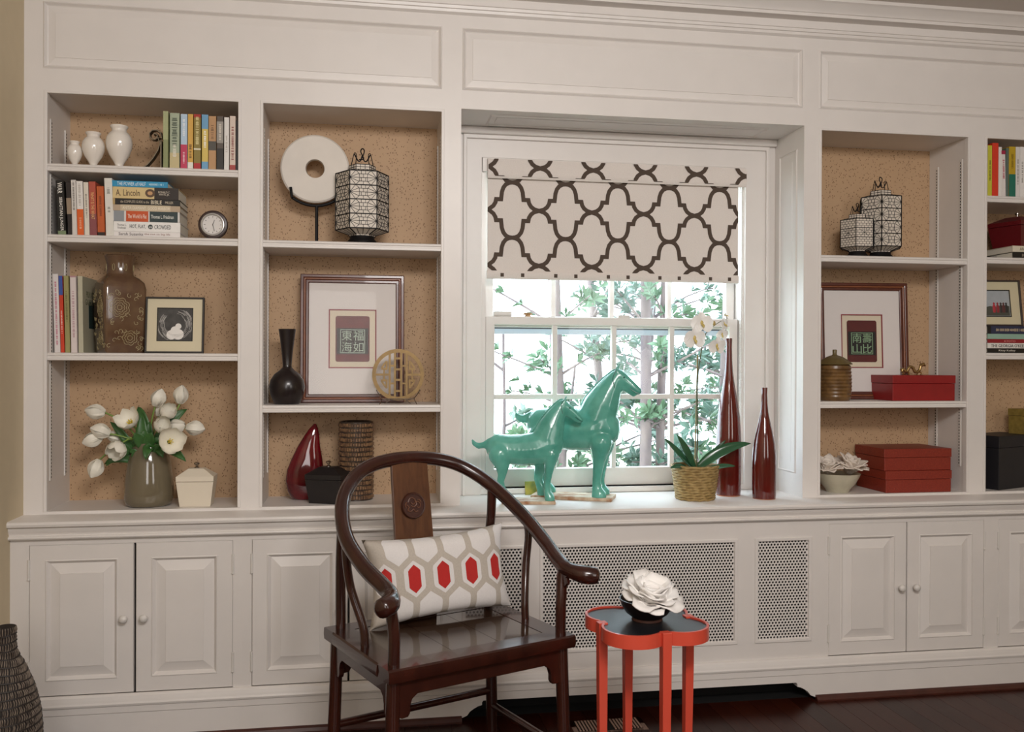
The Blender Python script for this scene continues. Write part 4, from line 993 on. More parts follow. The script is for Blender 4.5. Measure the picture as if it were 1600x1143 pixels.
for k_, (xx, c) in enumerate(((-.012, 'B0303A'), (.004, '8E2A30'), (.018, '3A2E2C'), (.03, '5A2A28'), (.042, '2E2A28'))):
    MB().lathe([(0, 0), (.006, .002), (.007, .03), (.003, .036), (.005, .042), (0, .047)], 8, (xx, -.003, .06), 1, .1).build('printed_figure', imat(c), pf2, loc=True)
lid_box('black leather box on the bottom shelf of the far right bay', (2.735, .138, .7772), .26, .15, .228, .05, mat('black_leather2', '14131A', .5, noise=.2), math.radians(22))
gbx = lid_box('small gold-leaf box on top of the black leather box', (2.862, .14, 1.0054), .11, .09, .11, .03, mat('gold_leaf', 'A8904A', .4, metal=.4, noise=.3, nscale=60), math.radians(18))

# ================================================================== WINDOW SILL
def smooth_blob(name, chains, mt, parent, voxel, lat=.8, it=6, clipz=None):
    """one continuous surface grown from chains of ellipsoids: each chain is [(x, y, z, r[, lateral factor])]"""
    bm = bmesh.new()
    for chn in chains:
        chn = [tuple(c)+((lat,) if len(c) == 4 else ()) for c in chn]
        seq = []
        for a, b in zip(chn, chn[1:]):
            L = math.dist(a[:3], b[:3]); n = max(1, int(L/(min(a[3], b[3])*.22)))
            seq += [tuple(a[i]+(b[i]-a[i])*k_/n for i in range(5)) for k_ in range(n)]
        seq.append(chn[-1])
        for x_, y_, z_, r, l in seq:
            bmesh.ops.create_icosphere(bm, subdivisions=2, radius=1, matrix=Matrix.Translation((x_, y_, z_)) @ Matrix.Diagonal((r, r*l, r, 1)))
    me = bpy.data.meshes.new(name); bm.to_mesh(me); bm.free()
    o = bpy.data.objects.new(name, me); COL.objects.link(o)
    rm = o.modifiers.new('remesh', 'REMESH'); rm.mode = 'VOXEL'; rm.voxel_size = voxel; rm.use_smooth_shade = True
    sm = o.modifiers.new('smooth', 'SMOOTH'); sm.factor = .5; sm.iterations = it*3
    dg = bpy.context.evaluated_depsgraph_get(); dg.update()
    m2 = bpy.data.meshes.new_from_object(o.evaluated_get(dg)); m2.name = name
    bpy.data.objects.remove(o)
    if clipz is not None:
        for v in m2.vertices:
            if v.co.z < clipz: v.co.z = clipz
    m2.polygons.foreach_set('use_smooth', [True]*len(m2.polygons))
    m2.materials.clear(); m2.materials.append(mt)
    o2 = bpy.data.objects.new(name, m2); COL.objects.link(o2); o2.parent = parent
    return o2
TEAL = mat('teal_glaze', '63AE9E', .2, coat=.3, color2='4C9888', nscale=14)
TEALD = mat('teal_glaze_dark', '2B6156', .3)
BASE = mat('worn_plaster_base', 'CFC0A8', .7, color2='9A6A45', nscale=22)
def horse(label, loc, yaw_, k, kx, zo, uo, C, base, lean=0):
    t = thing('horse_statue', label, 'statue', loc, yaw_, 'teal glazed horse statues')
    bh = base[4]
    def c(L, y=0): return [((q[0]-uo)*kx, (q[3] if len(q) > 3 else y), bh+(zo-q[1])*k, q[2]*k) + ((q[4],) if len(q) > 4 else ()) for q in L]
    chains = [c(C['body']), c(C['neck']), c(C['head']), c(C['jaw']), c(C['tail'])]
    w_ = C['w']
    for s_ in (-1, 1):
        chains.append(c(C['fore'], s_*w_)); chains.append(c(C['hind'], s_*w_))
        chains.append(c([(q[0], q[1], q[2], s_*C['earw'], .7) for q in C['ear']]))
    b = smooth_blob('body', chains, TEAL, t, C['vox'], .82, 5, bh)
    bvh = BVHTree.FromPolygons([v.co for v in b.data.vertices], [tuple(p.vertices) for p in b.data.polygons])
    snap = lambda L_: [bvh.find_nearest(Vector(p))[0] for p in spline(L_, 5)]
    mane = snap([((q[0]-uo)*kx, 0, bh+(zo-q[1])*k) for q in C['mane']])
    MB().tube(mane, [k*4]+[k*9]*(len(mane)-2)+[k*4], 6).build('mane', TEAL, t, smooth=60, loc=True)
    for s_ in (-1, 1):
        e = C['eye']; p = bvh.find_nearest(Vector(((e[0]-uo)*kx, s_*e[2]*k*1.5, bh+(zo-e[1])*k)))[0]
        MB().lathe([(0, -k*7), (k*6, -k*3), (k*7, 0), (k*6, k*3), (0, k*7)], 10, tuple(p)).build('eye', TEALD, t, smooth=60, loc=True)
        MB().tube(snap([((q[0]-uo)*kx, s_*q[2]*k*1.4, bh+(zo-q[1])*k) for q in C['strap']]), k*3.0, 5).build('bridle_strap', TEALD, t, smooth=60, loc=True)
        MB().tube(snap([((q[0]-uo)*kx, s_*q[2]*k, bh+(zo-q[1])*k) for q in C['mouth']]), k*2.6, 5).build('mouth_line', TEALD, t, smooth=60, loc=True)
    x0, x1, y0, y1, bh = base
    MB().box(x0, x1, y0, y1, 0, bh).build('base_plate', BASE, t, loc=True, bevel=.002)
    return t
HS = dict(w=.027, earw=.013, vox=.0035,
    body=[(266, 718, 96), (335, 732, 104), (420, 736, 112), (520, 724, 120), (588, 694, 116)],
    neck=[(585, 655, 112), (606, 590, 98), (632, 520, 76), (662, 458, 54), (680, 430, 45)],
    head=[(686, 425, 42, 0, .8), (735, 462, 34, 0, .75), (785, 508, 26, 0, .75), (805, 528, 22, 0, .8)],
    jaw=[(700, 455, 40, 0, .6), (740, 492, 26, 0, .6), (788, 535, 16, 0, .7)],
    tail=[(205, 675, 24), (170, 702, 25), (130, 710, 22), (100, 692, 17), (88, 668, 9)],
    hind=[(268, 765, 78), (288, 835, 52), (288, 895, 32), (276, 950, 26), (286, 1000, 23), (304, 1034, 26), (316, 1058, 34), (324, 1068, 38)],
    fore=[(612, 765, 56), (602, 830, 38), (594, 895, 28), (586, 960, 23), (584, 1012, 23), (592, 1040, 28), (602, 1066, 38)],
    ear=[(698, 398, 12), (712, 362, 6)], mane=[(690, 378), (650, 395), (610, 430), (565, 490), (520, 545), (470, 590)], eye=(738, 440, 26),
    strap=[(690, 380, 14), (676, 420, 38), (690, 480, 40)], mouth=[(815, 535, 8), (795, 528, 18), (770, 508, 24)])
horse('smaller teal glazed horse statue in front of the larger one', (.632, .035, .767), math.radians(-9), .000560, .000585, 1078, 470, HS, (-.108, .098, -.052, .056, .012))
HB = dict(w=.044, earw=.018, vox=.0045,
    body=[(515, 558, 130), (590, 576, 146), (720, 580, 154), (850, 578, 154), (910, 570, 146)],
    neck=[(880, 510, 146), (912, 420, 132), (950, 335, 104), (985, 265, 78), (1012, 218, 58)],
    head=[(1030, 205, 52, 0, .8), (1080, 240, 42, 0, .75), (1135, 285, 34, 0, .75), (1165, 308, 28, 0, .8)],
    jaw=[(1045, 240, 50, 0, .6), (1090, 290, 30, 0, .6), (1135, 338, 16, 0, .7)],
    tail=[(425, 490, 36), (392, 512, 35), (350, 516, 29), (324, 496, 21), (316, 474, 10)],
    hind=[(505, 655, 105), (515, 760, 62), (508, 850, 42), (492, 920, 34), (505, 966, 34), (524, 1000, 42), (536, 1030, 54)],
    fore=[(925, 665, 82), (915, 760, 52), (905, 850, 39), (898, 930, 33), (896, 970, 33), (904, 1000, 42), (914, 1030, 56)],
    ear=[(1022, 160, 14), (1035, 118, 7)], mane=[(1028, 145), (985, 165), (930, 215), (880, 290), (830, 365), (775, 420)], eye=(1080, 208, 34),
    strap=[(1022, 145, 16), (1000, 205, 50), (1020, 285, 52)], mouth=[(1185, 320, 8), (1150, 318, 20), (1110, 290, 28)])
horse('larger teal glazed horse statue behind the smaller one', (.838, .120, .767), math.radians(-24), .000570, .000585, 1040, 745, HB, (-.175, .150, -.062, .066, .014))
# little painted tile behind the horses
tl = thing('painted_tile', 'small green and yellow painted tile leaning behind the small horse', 'tile', (.70, .235, .767)); tl.rotation_euler = (-.12, 0, 0)
MB().box(-.05, .05, -.004, .004, 0, .055).build('tile', mat('tile_green', '5E7F3E', .3, color2='C2B04A', nscale=20), tl, loc=True, bevel=.001)
q = disc_y([(.010, 0), (.016, .001), (.020, 0), (.010, 0)], 20); q.xform(Matrix.Translation((.025, -.004, .026))); q.build('painted_ring', imat('C9B64E'), tl, loc=True)
# things on the meeting rail
wbx = thing('white_block', 'small white block on the meeting rail of the window', 'block', (.565, .313, 1.5005))
MB().box(-.038, .038, -.012, .012, 0, .022).build('block', METAL, wbx, loc=True, bevel=.004)
MB().box(-.036, .036, -.0125, -.0115, .004, .006).build('seam', imat('B5AFA8'), wbx, loc=True)
shl = thing('seashell', 'tiny tan seashell on the meeting rail of the window', 'shell', (.672, .313, 1.5005))
mb = MB()
for j in range(9):
    a0 = -1.2+j*.3; pts = [(0, 0, .001)]+[(.022*math.sin(a0)*u_, 0, .002+.013*math.cos(a0*.6)*math.sin(u_*2.2)) for u_ in (.3, .6, .85, 1)]
    mb.tube(pts, [.002, .004, .0045, .004, .002], 6)
mb.build('ribs', mat('shell_tan', 'B08A5E', .5, noise=.3, nscale=80), shl, smooth=50, loc=True)
MB().lathe([(0, 0), (.016, 0), (.013, .005), (0, .009)], 14, (0, 0, 0), 1, .6).build('body', mat('shell_tan', 'B08A5E'), shl, smooth=50, loc=True)
# bottles
OXB = mat('oxblood_glaze', '5E1A14', .1, coat=.6, color2='531511', nscale=8); BAREC = mat('unglazed_foot', 'A86A48', .6)
def bottle(label, loc, h, r):
    t = thing('bottle_vase', label, 'vase', loc, 0, 'tall oxblood bottle vases')
    pr = [(0, .004), (.94, .004), (.97, .02), (1, .10), (1, .30), (.97, .40), (.88, .50), (.70, .60), (.48, .70), (.33, .78), (.26, .86), (.235, .94), (.25, .995), (.24, 1), (.17, 1), (.16, .9), (0, .8)]
    lathe_obj('body', [(a*r, b*h) for a, b in pr], OXB, t, n=40)
    lathe_obj('foot_ring', [(0, 0), (.93*r, 0), (.95*r, .006*h), (0, .006*h)], BAREC, t, n=40)
bottle('taller oxblood bottle vase behind the orchid', (1.478, .115, .767), .645, .0515)
bottle('shorter oxblood bottle vase nearest the right window reveal', (1.585, .01, .767), .445, .0475)
# orchid
oc = thing('potted_orchid', 'white orchid in a woven straw pot on the window sill', 'plant', (1.304, .035, .767))
STRAW = mat('woven_straw', 'A88E5C', .7, color2='8A7040', nscale=60, bump=.4); 
pot = lathe_obj('pot', [(0, 0), (.066, 0), (.072, .004), (.085, .08), (.092, .138), (.088, .138), (.084, .10), (0, .10)], mat('straw_core', '8A7248', .8), oc)
br = MB()
for k_ in range(13):
    z_ = .006+k_*.0105; r = .0735+z_*.135
    pts = [((r+.0016*math.sin(i*PI/2+k_*1.6))*math.cos(2*PI*i/48), (r+.0016*math.sin(i*PI/2+k_*1.6))*math.sin(2*PI*i/48), z_+.0022*math.sin(i*PI/2+k_*1.6)) for i in range(49)]
    br.tube(pts, .0052, 6)
bo_ = br.build('braid', STRAW, pot, smooth=60, loc=True); 
ORL = mat('orchid_leaf', '2E5A3C', .22, coat=.2, noise=.15, nscale=15); SOIL = mat('potting_moss', '3A3020', .9, noise=.4, nscale=80)
MB().lathe([(0, .118), (.05, .116), (.0855, .11), (.08, .104), (0, .10)], 20).build('potting_moss', SOIL, oc, loc=True)
for pts, wd in (([(.005, 0, .118), (.06, -.02, .175), (.13, -.03, .215), (.222, -.03, .222)], .024), ([(-.005, 0, .118), (-.05, -.03, .15), (-.10, -.045, .205), (-.146, -.05, .248)], .016),
                ([(0, .0, .118), (-.03, -.02, .16), (-.055, -.03, .21), (-.088, -.03, .262)], .018), ([(.02, .02, .118), (.06, .03, .16), (.11, .04, .19), (.145, .04, .232)], .012),
                ([(.03, -.02, .118), (.07, -.05, .132), (.10, -.06, .14), (.14, -.07, .137)], .011), ([(-.03, -.02, .118), (-.07, -.05, .14), (-.10, -.06, .142), (-.125, -.06, .132)], .011)):
    p = [Vector(q_) for q_ in pts]; cur = []
    for i in range(13):
        u = i/12; cur.append(p[0]*(1-u)**3+p[1]*3*u*(1-u)**2+p[2]*3*u*u*(1-u)+p[3]*u**3)
    leaf_strip(cur, wd, ORL, oc, 'leaf', (0, -.75, .65), .35, True)
STK = mat('orchid_stem', '4A4F2A', .5)
stem = [(.004, 0, .11), (.008, -.004, .25), (.004, -.005, .42), (.010, -.006, .52), (.022, -.006, .60), (.038, -.008, .66), (.058, -.008, .682)]
MB().tube(stem, [.0035, .0033, .003, .0027, .0024, .002, .0015], 7).tube([(.030, -.007, .63), (.05, -.008, .64)], .0013, 5).tube([(.058, -.008, .682), (.085, -.006, .70), (.105, -.006, .712)], .0015, 5).build('stem', STK, oc, smooth=60, loc=True)
MB().tube([(.0, .006, .11), (.010, .006, .575)], .003, 6).build('stake', mat('bamboo_stake', '8A7A4A', .6), oc, loc=True)
ORP = mat('orchid_petal', 'F1EEEA', .45); ORC = mat('orchid_lip', 'C9B36A', .5)
def orchid_petal(L, W_):
    mb = MB(); nu, nv = 5, 6
    for j in range(nv):
        v = j/(nv-1); wv = W_*math.sin(PI*(v*.86+.10))**.6
        for i in range(nu): u = (i/(nu-1)-.5)*2; mb.v.append((u*wv, -.004*math.sin(PI*v)-.003*u*u, v*L))
    for j in range(nv-1):
        for i in range(nu-1): a = j*nu+i; mb.f.append((a, a+1, a+nu+1, a+nu))
    o = mb.build('petal', ORP, None, smooth=80); me = o.data; bpy.data.objects.remove(o); return me
OP = [orchid_petal(.034, .024), orchid_petal(.032, .013)]
LIP = MB().lathe([(0, -.006), (.005, -.003), (.006, .002), (.003, .008), (0, .009)], 8).tube([(0, -.004, -.003), (0, -.012, -.008), (0, -.014, -.014)], [.003, .004, .001], 6).build('lip', ORC, None, smooth=60); LIPM = LIP.data; bpy.data.objects.remove(LIP)
for i, (p, s_, rz, tl_) in enumerate([((-.018, -.030, .640), 1.42, .15, .1), ((.016, -.020, .700), 1.42, .1, -.1), ((.112, -.012, .700), .95, .8, -.1), ((.100, -.022, .658), .85, .3, .3), ((.075, -.030, .612), 1.15, .2, .25), ((.122, -.002, .735), .7, 1.1, -.4)]):
    fl = rawobj('blossom', None, oc) if False else bpy.data.objects.new('blossom', LIPM)
    COL.objects.link(fl); fl.parent = oc; fl.location = p; fl.rotation_euler = (tl_, 0, rz); fl.scale = (s_, s_, s_)
    part_label(fl, 'white orchid blossom with a yellow lip')
    for an, mi in ((PI/2+.12, 0), (-PI/2-.12, 0), (0, 1), (2.3, 1), (-2.3, 1)):
        rawobj('petal', OP[mi], fl, Matrix.Translation((0, .001 if mi else -.001, 0)) @ Matrix.Rotation(an, 4, 'Y'))
MB().lathe([(0, -.011), (.006, -.004), (.0065, .002), (.003, .010), (0, .012)], 8, (.074, -.008, .700)).build('bud', mat('orchid_bud', '9A8048', .5), oc, smooth=60, loc=True)

# ================================================================== ARMCHAIR
CW = mat('dark_rosewood', '3A1A12', .22, coat=.3, color2='2B120D', nscale=18, stretch=(1, 1, .25)); CWL = mat('splat_rosewood', '5E3A22', .3, coat=.2, color2='4A2A18', nscale=22, stretch=(3, 3, .4))
chr_ = thing('armchair', 'dark rosewood horseshoe-back armchair with a patterned cushion', 'chair', (.25, -.69, 0), math.radians(23))
half = [(0, .285, .995), (.12, .272, .983), (.205, .238, .948), (.272, .165, .885), (.308, .05, .808), (.306, -.07, .748), (.290, -.165, .710), (.288, -.215, .694), (.312, -.262, .684), (.352, -.285, .680)]
ctl = [(-p[0], p[1], p[2]) for p in half[:0:-1]]+half
rail = spline(ctl, 6); n_ = len(rail)
rad = []
for i in range(n_):
    u = abs(i-(n_-1)/2)/((n_-1)/2); rad.append(0.0222 if u < .8 else (.0222+.005*math.sin((u-.8)/.2*PI*.9) if u < .985 else .014))
MB().tube(rail, rad, 14).build('crest_rail', CW, chr_, smooth=60, loc=True)
SW, SD, SZ = .3025, .235, .50
st = MB().prism([(-SD, SZ-.036), (-SD-.004, SZ-.022), (-SD-.002, SZ-.004), (-SD+.004, SZ), (-SD+.07, SZ), (-SD+.07, SZ-.036)], -SW, SW, 'x')
st.prism([(SD, SZ-.036), (SD+.004, SZ-.022), (SD+.002, SZ-.004), (SD-.004, SZ), (SD-.07, SZ), (SD-.07, SZ-.036)], -SW, SW, 'x')
for s_ in (-1, 1): st.prism([(s_*SW, SZ-.036), (s_*(SW+.004), SZ-.022), (s_*(SW+.002), SZ-.004), (s_*(SW-.004), SZ), (s_*(SW-.07), SZ), (s_*(SW-.07), SZ-.036)], -SD+.07, SD-.07, 'y')
st.build('seat_frame', CW, chr_, smooth=30, loc=True)
SEATM = mat('polished_seat', '3C2A1C', .10, coat=.5, color2='33221A', nscale=14)
for i in range(3):
    a = -SW+.07+i*(2*SW-.14)/3; MB().box(a+.0006, a+(2*SW-.14)/3-.0006, -SD+.07, SD-.07, SZ-.02, SZ-.0012).build('seat_board', SEATM, chr_, loc=True)
# posts: legs run from the floor, upper posts above the seat
def post(name, pts, r, par=chr_): return MB().tube(spline(pts, 5), r, 10).build(name, CW, par, smooth=60, loc=True)
for s_ in (-1, 1):
    MB().tube([(s_*.285, -.212, 0), (s_*.274, -.203, SZ-.03)], .0195, 12).build('leg', CW, chr_, smooth=60, loc=True)
    MB().tube([(s_*.285, .212, 0), (s_*.272, .205, SZ-.03)], .0195, 12).build('leg', CW, chr_, smooth=60, loc=True)
    post('front_post', [(s_*.272, -.202, SZ-.005), (s_*.272, -.203, .58), (s_*.280, -.195, .66), (s_*.288, -.195, .698)], .0165)
    post('back_post', [(s_*.262, .203, SZ-.005), (s_*.262, .205, .68), (s_*.264, .19, .80), (s_*.262, .182, .886)], .0155)
    post('side_post', [(s_*.272, -.01, SZ-.005), (s_*.276, .0, .56), (s_*.300, .03, .66), (s_*.312, .035, .75), (s_*.309, .042, .80)], [.0125]*5 and .0125)
# carved bracket flanges under the arms
for s_ in (-1, 1):
    fl_ = [(-.203-.012, .60), (-.215, .64), (-.232, .655), (-.226, .672), (-.24, .685), (-.205, .69), (-.2, .60)]
    MB().prism([(p[0], p[1]) for p in fl_], s_*.28-.006, s_*.28+.006, 'x').build('arm_bracket', CW, chr_, loc=True, bevel=.002)
# splat with a carved medallion
sp_ = MB(); rows = [(.215, SZ), (.222, .62), (.236, .74), (.252, .84), (.268, .93), (.276, .985)]
for y_, z_ in rows:
    hw_ = .064+.008*(1-(z_-SZ)/.5); sp_.v += [(-hw_, y_-.007, z_), (hw_, y_-.007, z_), (hw_, y_+.007, z_), (-hw_, y_+.007, z_)]
for k_ in range(len(rows)-1):
    for j in range(4): a = k_*4; sp_.f.append((a+j, a+(j+1) % 4, a+4+(j+1) % 4, a+4+j))
sp_.f.append((3, 2, 1, 0)); sp_.f.append(tuple(len(sp_.v)-4+j for j in range(4)))
spo = sp_.build('back_splat', CWL, chr_, loc=True, bevel=.002)
Mm = Matrix.Translation((0, .2395, .845)) @ Matrix.Rotation(-.175, 4, 'X')
md = disc_y([(0, .001), (.036, .001), (.0365, .0045), (.040, .005), (.042, .001), (.042, -.004), (0, -.004)], 36); md.xform(Mm); md.build('medallion', mat('carved_wood_dark', '3E1E14', .4), spo, smooth=40, loc=True)
cvd = MB()
for pts in ([(-.02, .012), (-.012, .024), (.002, .022), (.006, .010), (-.004, .004), (-.010, .012)], [(.008, .012), (.018, .010), (.024, .0), (.018, -.008), (.010, -.004)], [(-.026, .004), (-.018, -.004), (-.022, -.014), (-.012, -.018), (-.002, -.012), (.004, -.02), (.014, -.018)],
            [(-.01, .0), (.0, -.004), (.01, .004), (.006, .016)], [(.014, .018), (.022, .016), (.026, .008)], [(-.028, -.006), (-.03, .004), (-.024, .012)]):
    cvd.tube([(p.x, -.0035, p.z) for p in spline([(a, 0, b) for a, b in pts], 4)], .0018, 5)
cvd.xform(Mm); cvd.build('carved_dragon', mat('carved_wood_light', '6B4634', .4), spo, smooth=60, loc=True)
# aprons with stepped brackets
def apron(L, y, ax, h0=.464, hb=.418, hc=.362):
    w_ = L/2; po = [(-w_, h0), (-w_, hc+.004), (-w_+.012, hc-.004), (-w_+.030, hc-.002), (-w_+.036, hc+.008), (-w_+.036, hc+.026), (-w_+.042, hb-.012), (-w_+.058, hb)]
    po = po+[(-p[0], p[1]) for p in po[::-1]]
    return MB().prism(po, y-.008, y+.008, 'y' if ax == 'x' else 'x').build('apron', CW, chr_, loc=True, bevel=.002)
apron(.530, -.207, 'x'); apron(.530, .207, 'x'); 
for s_ in (-1, 1): apron(.392, s_*.275, 'y')
for s_ in (-1, 1): MB().tube([(s_*.280, -.205, .155), (s_*.280, .205, .155)], .012, 8).build('stretcher', CW, chr_, smooth=60, loc=True)
MB().tube([(-.278, .207, .205), (.278, .207, .205)], .012, 8).build('stretcher', CW, chr_, smooth=60, loc=True)
MB().box(-.278, .278, -.222, -.192, .07, .092).build('foot_rest', CW, chr_, loc=True, bevel=.004)
# ---------------- cushion
LIN = mat('cushion_taupe', 'B9AFA3', .9, noise=.08, nscale=200, bump=.1); WHT = mat('cushion_white', 'DAD5D2', .9, noise=.04, nscale=200); CRD = mat('cushion_red', 'B3231F', .85, noise=.06, nscale=200)
cu_ = thing('cushion', 'white and taupe lumbar cushion with red hexagons on the armchair', 'cushion', (.25, -.69, SZ), math.radians(23))
CWd, CHt, CT = .492, .272, .058
Mc = Matrix.Translation((.042, .140, .138)) @ Matrix.Rotation(math.radians(-3), 4, 'Z') @ Matrix.Rotation(-.20, 4, 'X') @ Matrix.Rotation(math.radians(-1.5), 4, 'Y')
def cush(s_, t_, side=-1, off=0):      # s,t in -1..1
    pin = 1-.10*(1-t_*t_)*(abs(s_)**3); pin2 = 1-.13*(1-s_*s_)*(abs(t_)**3)
    th_ = CT*((1-s_**4)*(1-t_**4))**.55
    return Vector((s_*CWd/2*pin, side*(th_+off), t_*CHt/2*pin2))
mb = MB(); NS, NT = 36, 22
for side in (-1, 1):
    k_ = len(mb.v)
    for j in range(NT+1):
        for i in range(NS+1): mb.v.append(tuple(cush(i/NS*2-1, j/NT*2-1, side)))
    for j in range(NT):
        for i in range(NS): a = k_+j*(NS+1)+i; mb.f.append((a, a+1, a+NS+2, a+NS+1))
mb.xform(Mc); mb.build('cover', LIN, cu_, smooth=80, loc=True)
def hexagon(cx, cz, hw_, hh_, tip): return [(cx-hw_, cz-hh_), (cx, cz-hh_-tip), (cx+hw_, cz-hh_), (cx+hw_, cz+hh_), (cx, cz+hh_+tip), (cx-hw_, cz+hh_)]
def patch(poly, mt, name, off):
    # fine grid clipped to the hexagon by rows, laid on the cushion surface
    zs = sorted({p[1] for p in poly}); z0, z1 = max(-.985, zs[0]/(CHt/2)), min(.985, zs[-1]/(CHt/2))
    if z1 <= z0: return
    mb = MB(); R_ = 14; C_ = 8; rows_ = []
    for j in range(R_+1):
        z_ = (z0+(z1-z0)*j/R_)*CHt/2; xs_ = []
        for a, b in zip(poly, poly[1:]+poly[:1]):
            if abs(a[1]-b[1]) < 1e-9:
                if abs(z_-a[1]) < 1e-6: xs_ += [a[0], b[0]]
                continue
            u = (z_-a[1])/(b[1]-a[1])
            if -1e-6 <= u <= 1+1e-6: xs_.append(a[0]+(b[0]-a[0])*u)
        if not xs_: xs_ = [poly[1][0]]
        l, r = max(-.985*CWd/2, min(xs_)), min(.985*CWd/2, max(xs_))
        if r < l: return
        for i in range(C_+1): mb.v.append(tuple(cush((l+(r-l)*i/C_)/(CWd/2), z_/(CHt/2), -1, off)))
    for j in range(R_):
        for i in range(C_): a = j*(C_+1)+i; mb.f.append((a, a+1, a+C_+2, a+C_+1))
    mb.xform(Mc); mb.build(name, mt, cu_, smooth=80, loc=True)
PX = .098
for i in range(-3, 4):
    cx = -.010+i*PX
    if abs(cx) < CWd/2+.03:
        patch(hexagon(cx, 0, .035, .030, .026), WHT, 'white_hexagon', .0008); patch(hexagon(cx, 0, .0205, .026, .017), CRD, 'red_hexagon', .0016)
    for s_ in (-1, 1):
        c2 = cx+PX/2
        if abs(c2) < CWd/2+.03: patch(hexagon(c2, s_*.098, .038, .027, .028), WHT, 'white_hexagon', .0008)

# ================================================================== SIDE TABLE
tb = thing('side_table', 'coral red quatrefoil side table with black top', 'table', (.814, -.862, 0), math.radians(6))
COR = mat('coral_lacquer', 'D04E3A', .32, coat=.15); TOPM = mat('black_table_top', '1D1E22', .35, noise=.2, nscale=60)
def quatre(R_, c_, n=14):
    out = []
    ai = math.acos(min(1, c_/R_))      # angle where neighbouring lobes meet
    for q_ in range(4):
        d_ = PI/4+q_*PI/2; cx, cy = c_*math.sqrt(2)*math.cos(d_), c_*math.sqrt(2)*math.sin(d_)
        lim = PI/4+PI/2-(PI/4-math.asin(min(1, c_/R_))) if False else PI-math.atan2(c_, math.sqrt(R_*R_-c_*c_)) - PI/4
        lim = math.pi/4 + math.acos(c_/R_) if True else lim
        for i in range(n+1):
            a = d_-lim+2*lim*i/n; out.append((cx+R_*math.cos(a), cy+R_*math.sin(a)))
    return out
TZ = .56
o_ = quatre(.090, .068); i_ = quatre(.083, .068)
n_ = len(o_); mb = MB()
for z_, L in ((TZ-.036, o_), (TZ+.002, o_), (TZ+.002, i_), (TZ-.004, i_), (TZ-.036, i_)): mb.v += [(p[0], p[1], z_) for p in L]
for k_ in range(4):
    for i in range(n_): mb.f.append((k_*n_+i, k_*n_+(i+1) % n_, (k_+1)*n_+(i+1) % n_, (k_+1)*n_+i))
for i in range(n_): mb.f.append((4*n_+i, 4*n_+(i+1) % n_, (i+1) % n_, i))
mb.build('rim', COR, tb, smooth=30, loc=True)
MB().prism(i_, TZ-.012, TZ-.0035, 'z').build('top', TOPM, tb, loc=True)
for q_ in range(4):
    a = q_*PI/2; M_ = Matrix.Rotation(a, 4, 'Z'); l_ = MB()
    for z_, s0, r_ in ((0, .010, .133), (.40, .013, .136), (TZ+.0015, .0135, .1365)): l_.v += [(r_+dx*s0, dy*s0, z_) for dx, dy in ((-1, -1), (1, -1), (1, 1), (-1, 1))]
    for k_ in range(2):
        for j in range(4): l_.f.append((k_*4+j, k_*4+(j+1) % 4, k_*4+4+(j+1) % 4, k_*4+4+j))
    l_.f += [(3, 2, 1, 0), (8, 9, 10, 11)]; l_.xform(M_); l_.build('leg', COR, tb, loc=True, bevel=.0015)
bw = thing('black_bowl', 'shallow black bowl on the coral red side table', 'bowl', (.820, -.855, TZ-.0035), 0)
lathe_obj('bowl', [(0, .006), (.036, .006), (.038, .0), (.042, .0), (.043, .008), (.062, .022), (.076, .045), (.081, .062), (.078, .062), (.07, .04), (.05, .018), (0, .012)], mat('black_wood_bowl', '191314', .35, coat=.1), bw, n=36)
lathe_obj('foot', [(.0425, 0), (.045, .001), (.045, .007), (.043, .008)], mat('bowl_foot', '5A3A30', .6), bw, n=30)
WPET = mat('peony_petal', 'F3EFEB', .55, noise=.03)
lotus('large white peony flower lying in the black bowl', (.822, -.862, TZ+.040), .105, 5, (.15, -.35, 1), ((5, .12, .6), (7, .42, .82), (8, .78, .92), (9, 1.12, .88)), None, WPET, 'peony_flower', 'flower', .30, 1.25)

# ================================================================== FLOOR OBJECTS
fv = thing('floor_vase', 'dark woven rattan floor vase with a narrow neck at the left edge', 'vase', (-1.058, -.50, 0))
prf = [(0, 0), (.07, 0), (.085, .02), (.094, .12), (.096, .20), (.091, .26), (.076, .33), (.054, .385), (.038, .42), (.027, .435), (.026, .46), (.025, .50), (.027, .515), (.022, .515), (0, .5)]
RAT = mat('rattan_dark', '4A3F38', .6, color2='2E2622', nscale=90, bump=.5)
lathe_obj('body', prf, mat('rattan_core', '2A221E', .8), fv, n=32)
def prad(z_):
    for (r0, a), (r1, b) in zip(prf[1:12], prf[2:13]):
        if a <= z_ <= b: return r0+(r1-r0)*(z_-a)/max(1e-6, b-a)
    return .026
mb = MB(); z_ = .008; rq = random.Random(5)
while z_ < .512:
    r = prad(z_); n_ = 60 if r > .05 else 40; pts = []
    for i in range(n_+1): a = 2*PI*i/n_; pts.append(((r+.0035+.002*math.sin(i*PI))*math.cos(a), (r+.0035)*math.sin(a), z_+.003*math.sin(a*2+z_*30)))
    mb.tube(pts, .0026, 5); z_ += .022
mb.build('coils', mat('rattan_rib', '2B231F', .6), fv, smooth=60, loc=True)
mb = MB(); z_ = .008; rowi = 0
while z_ < .505:
    r0, r1 = prad(z_)+.001, prad(z_+.022)+.001; n_ = max(14, int(2*PI*r0/.0065))
    for i in range(n_):
        a = 2*PI*(i+.5*(rowi % 2))/n_+rq.uniform(-.02, .02)
        mb.tube([(r0*math.cos(a), r0*math.sin(a), z_), ((r0+r1)/2*1.0*math.cos(a+.02)+.003*math.cos(a), (r0+r1)/2*math.sin(a+.02)+.003*math.sin(a), z_+.011), (r1*math.cos(a), r1*math.sin(a), z_+.022)], .0018, 4, caps=False)
    z_ += .022; rowi += 1
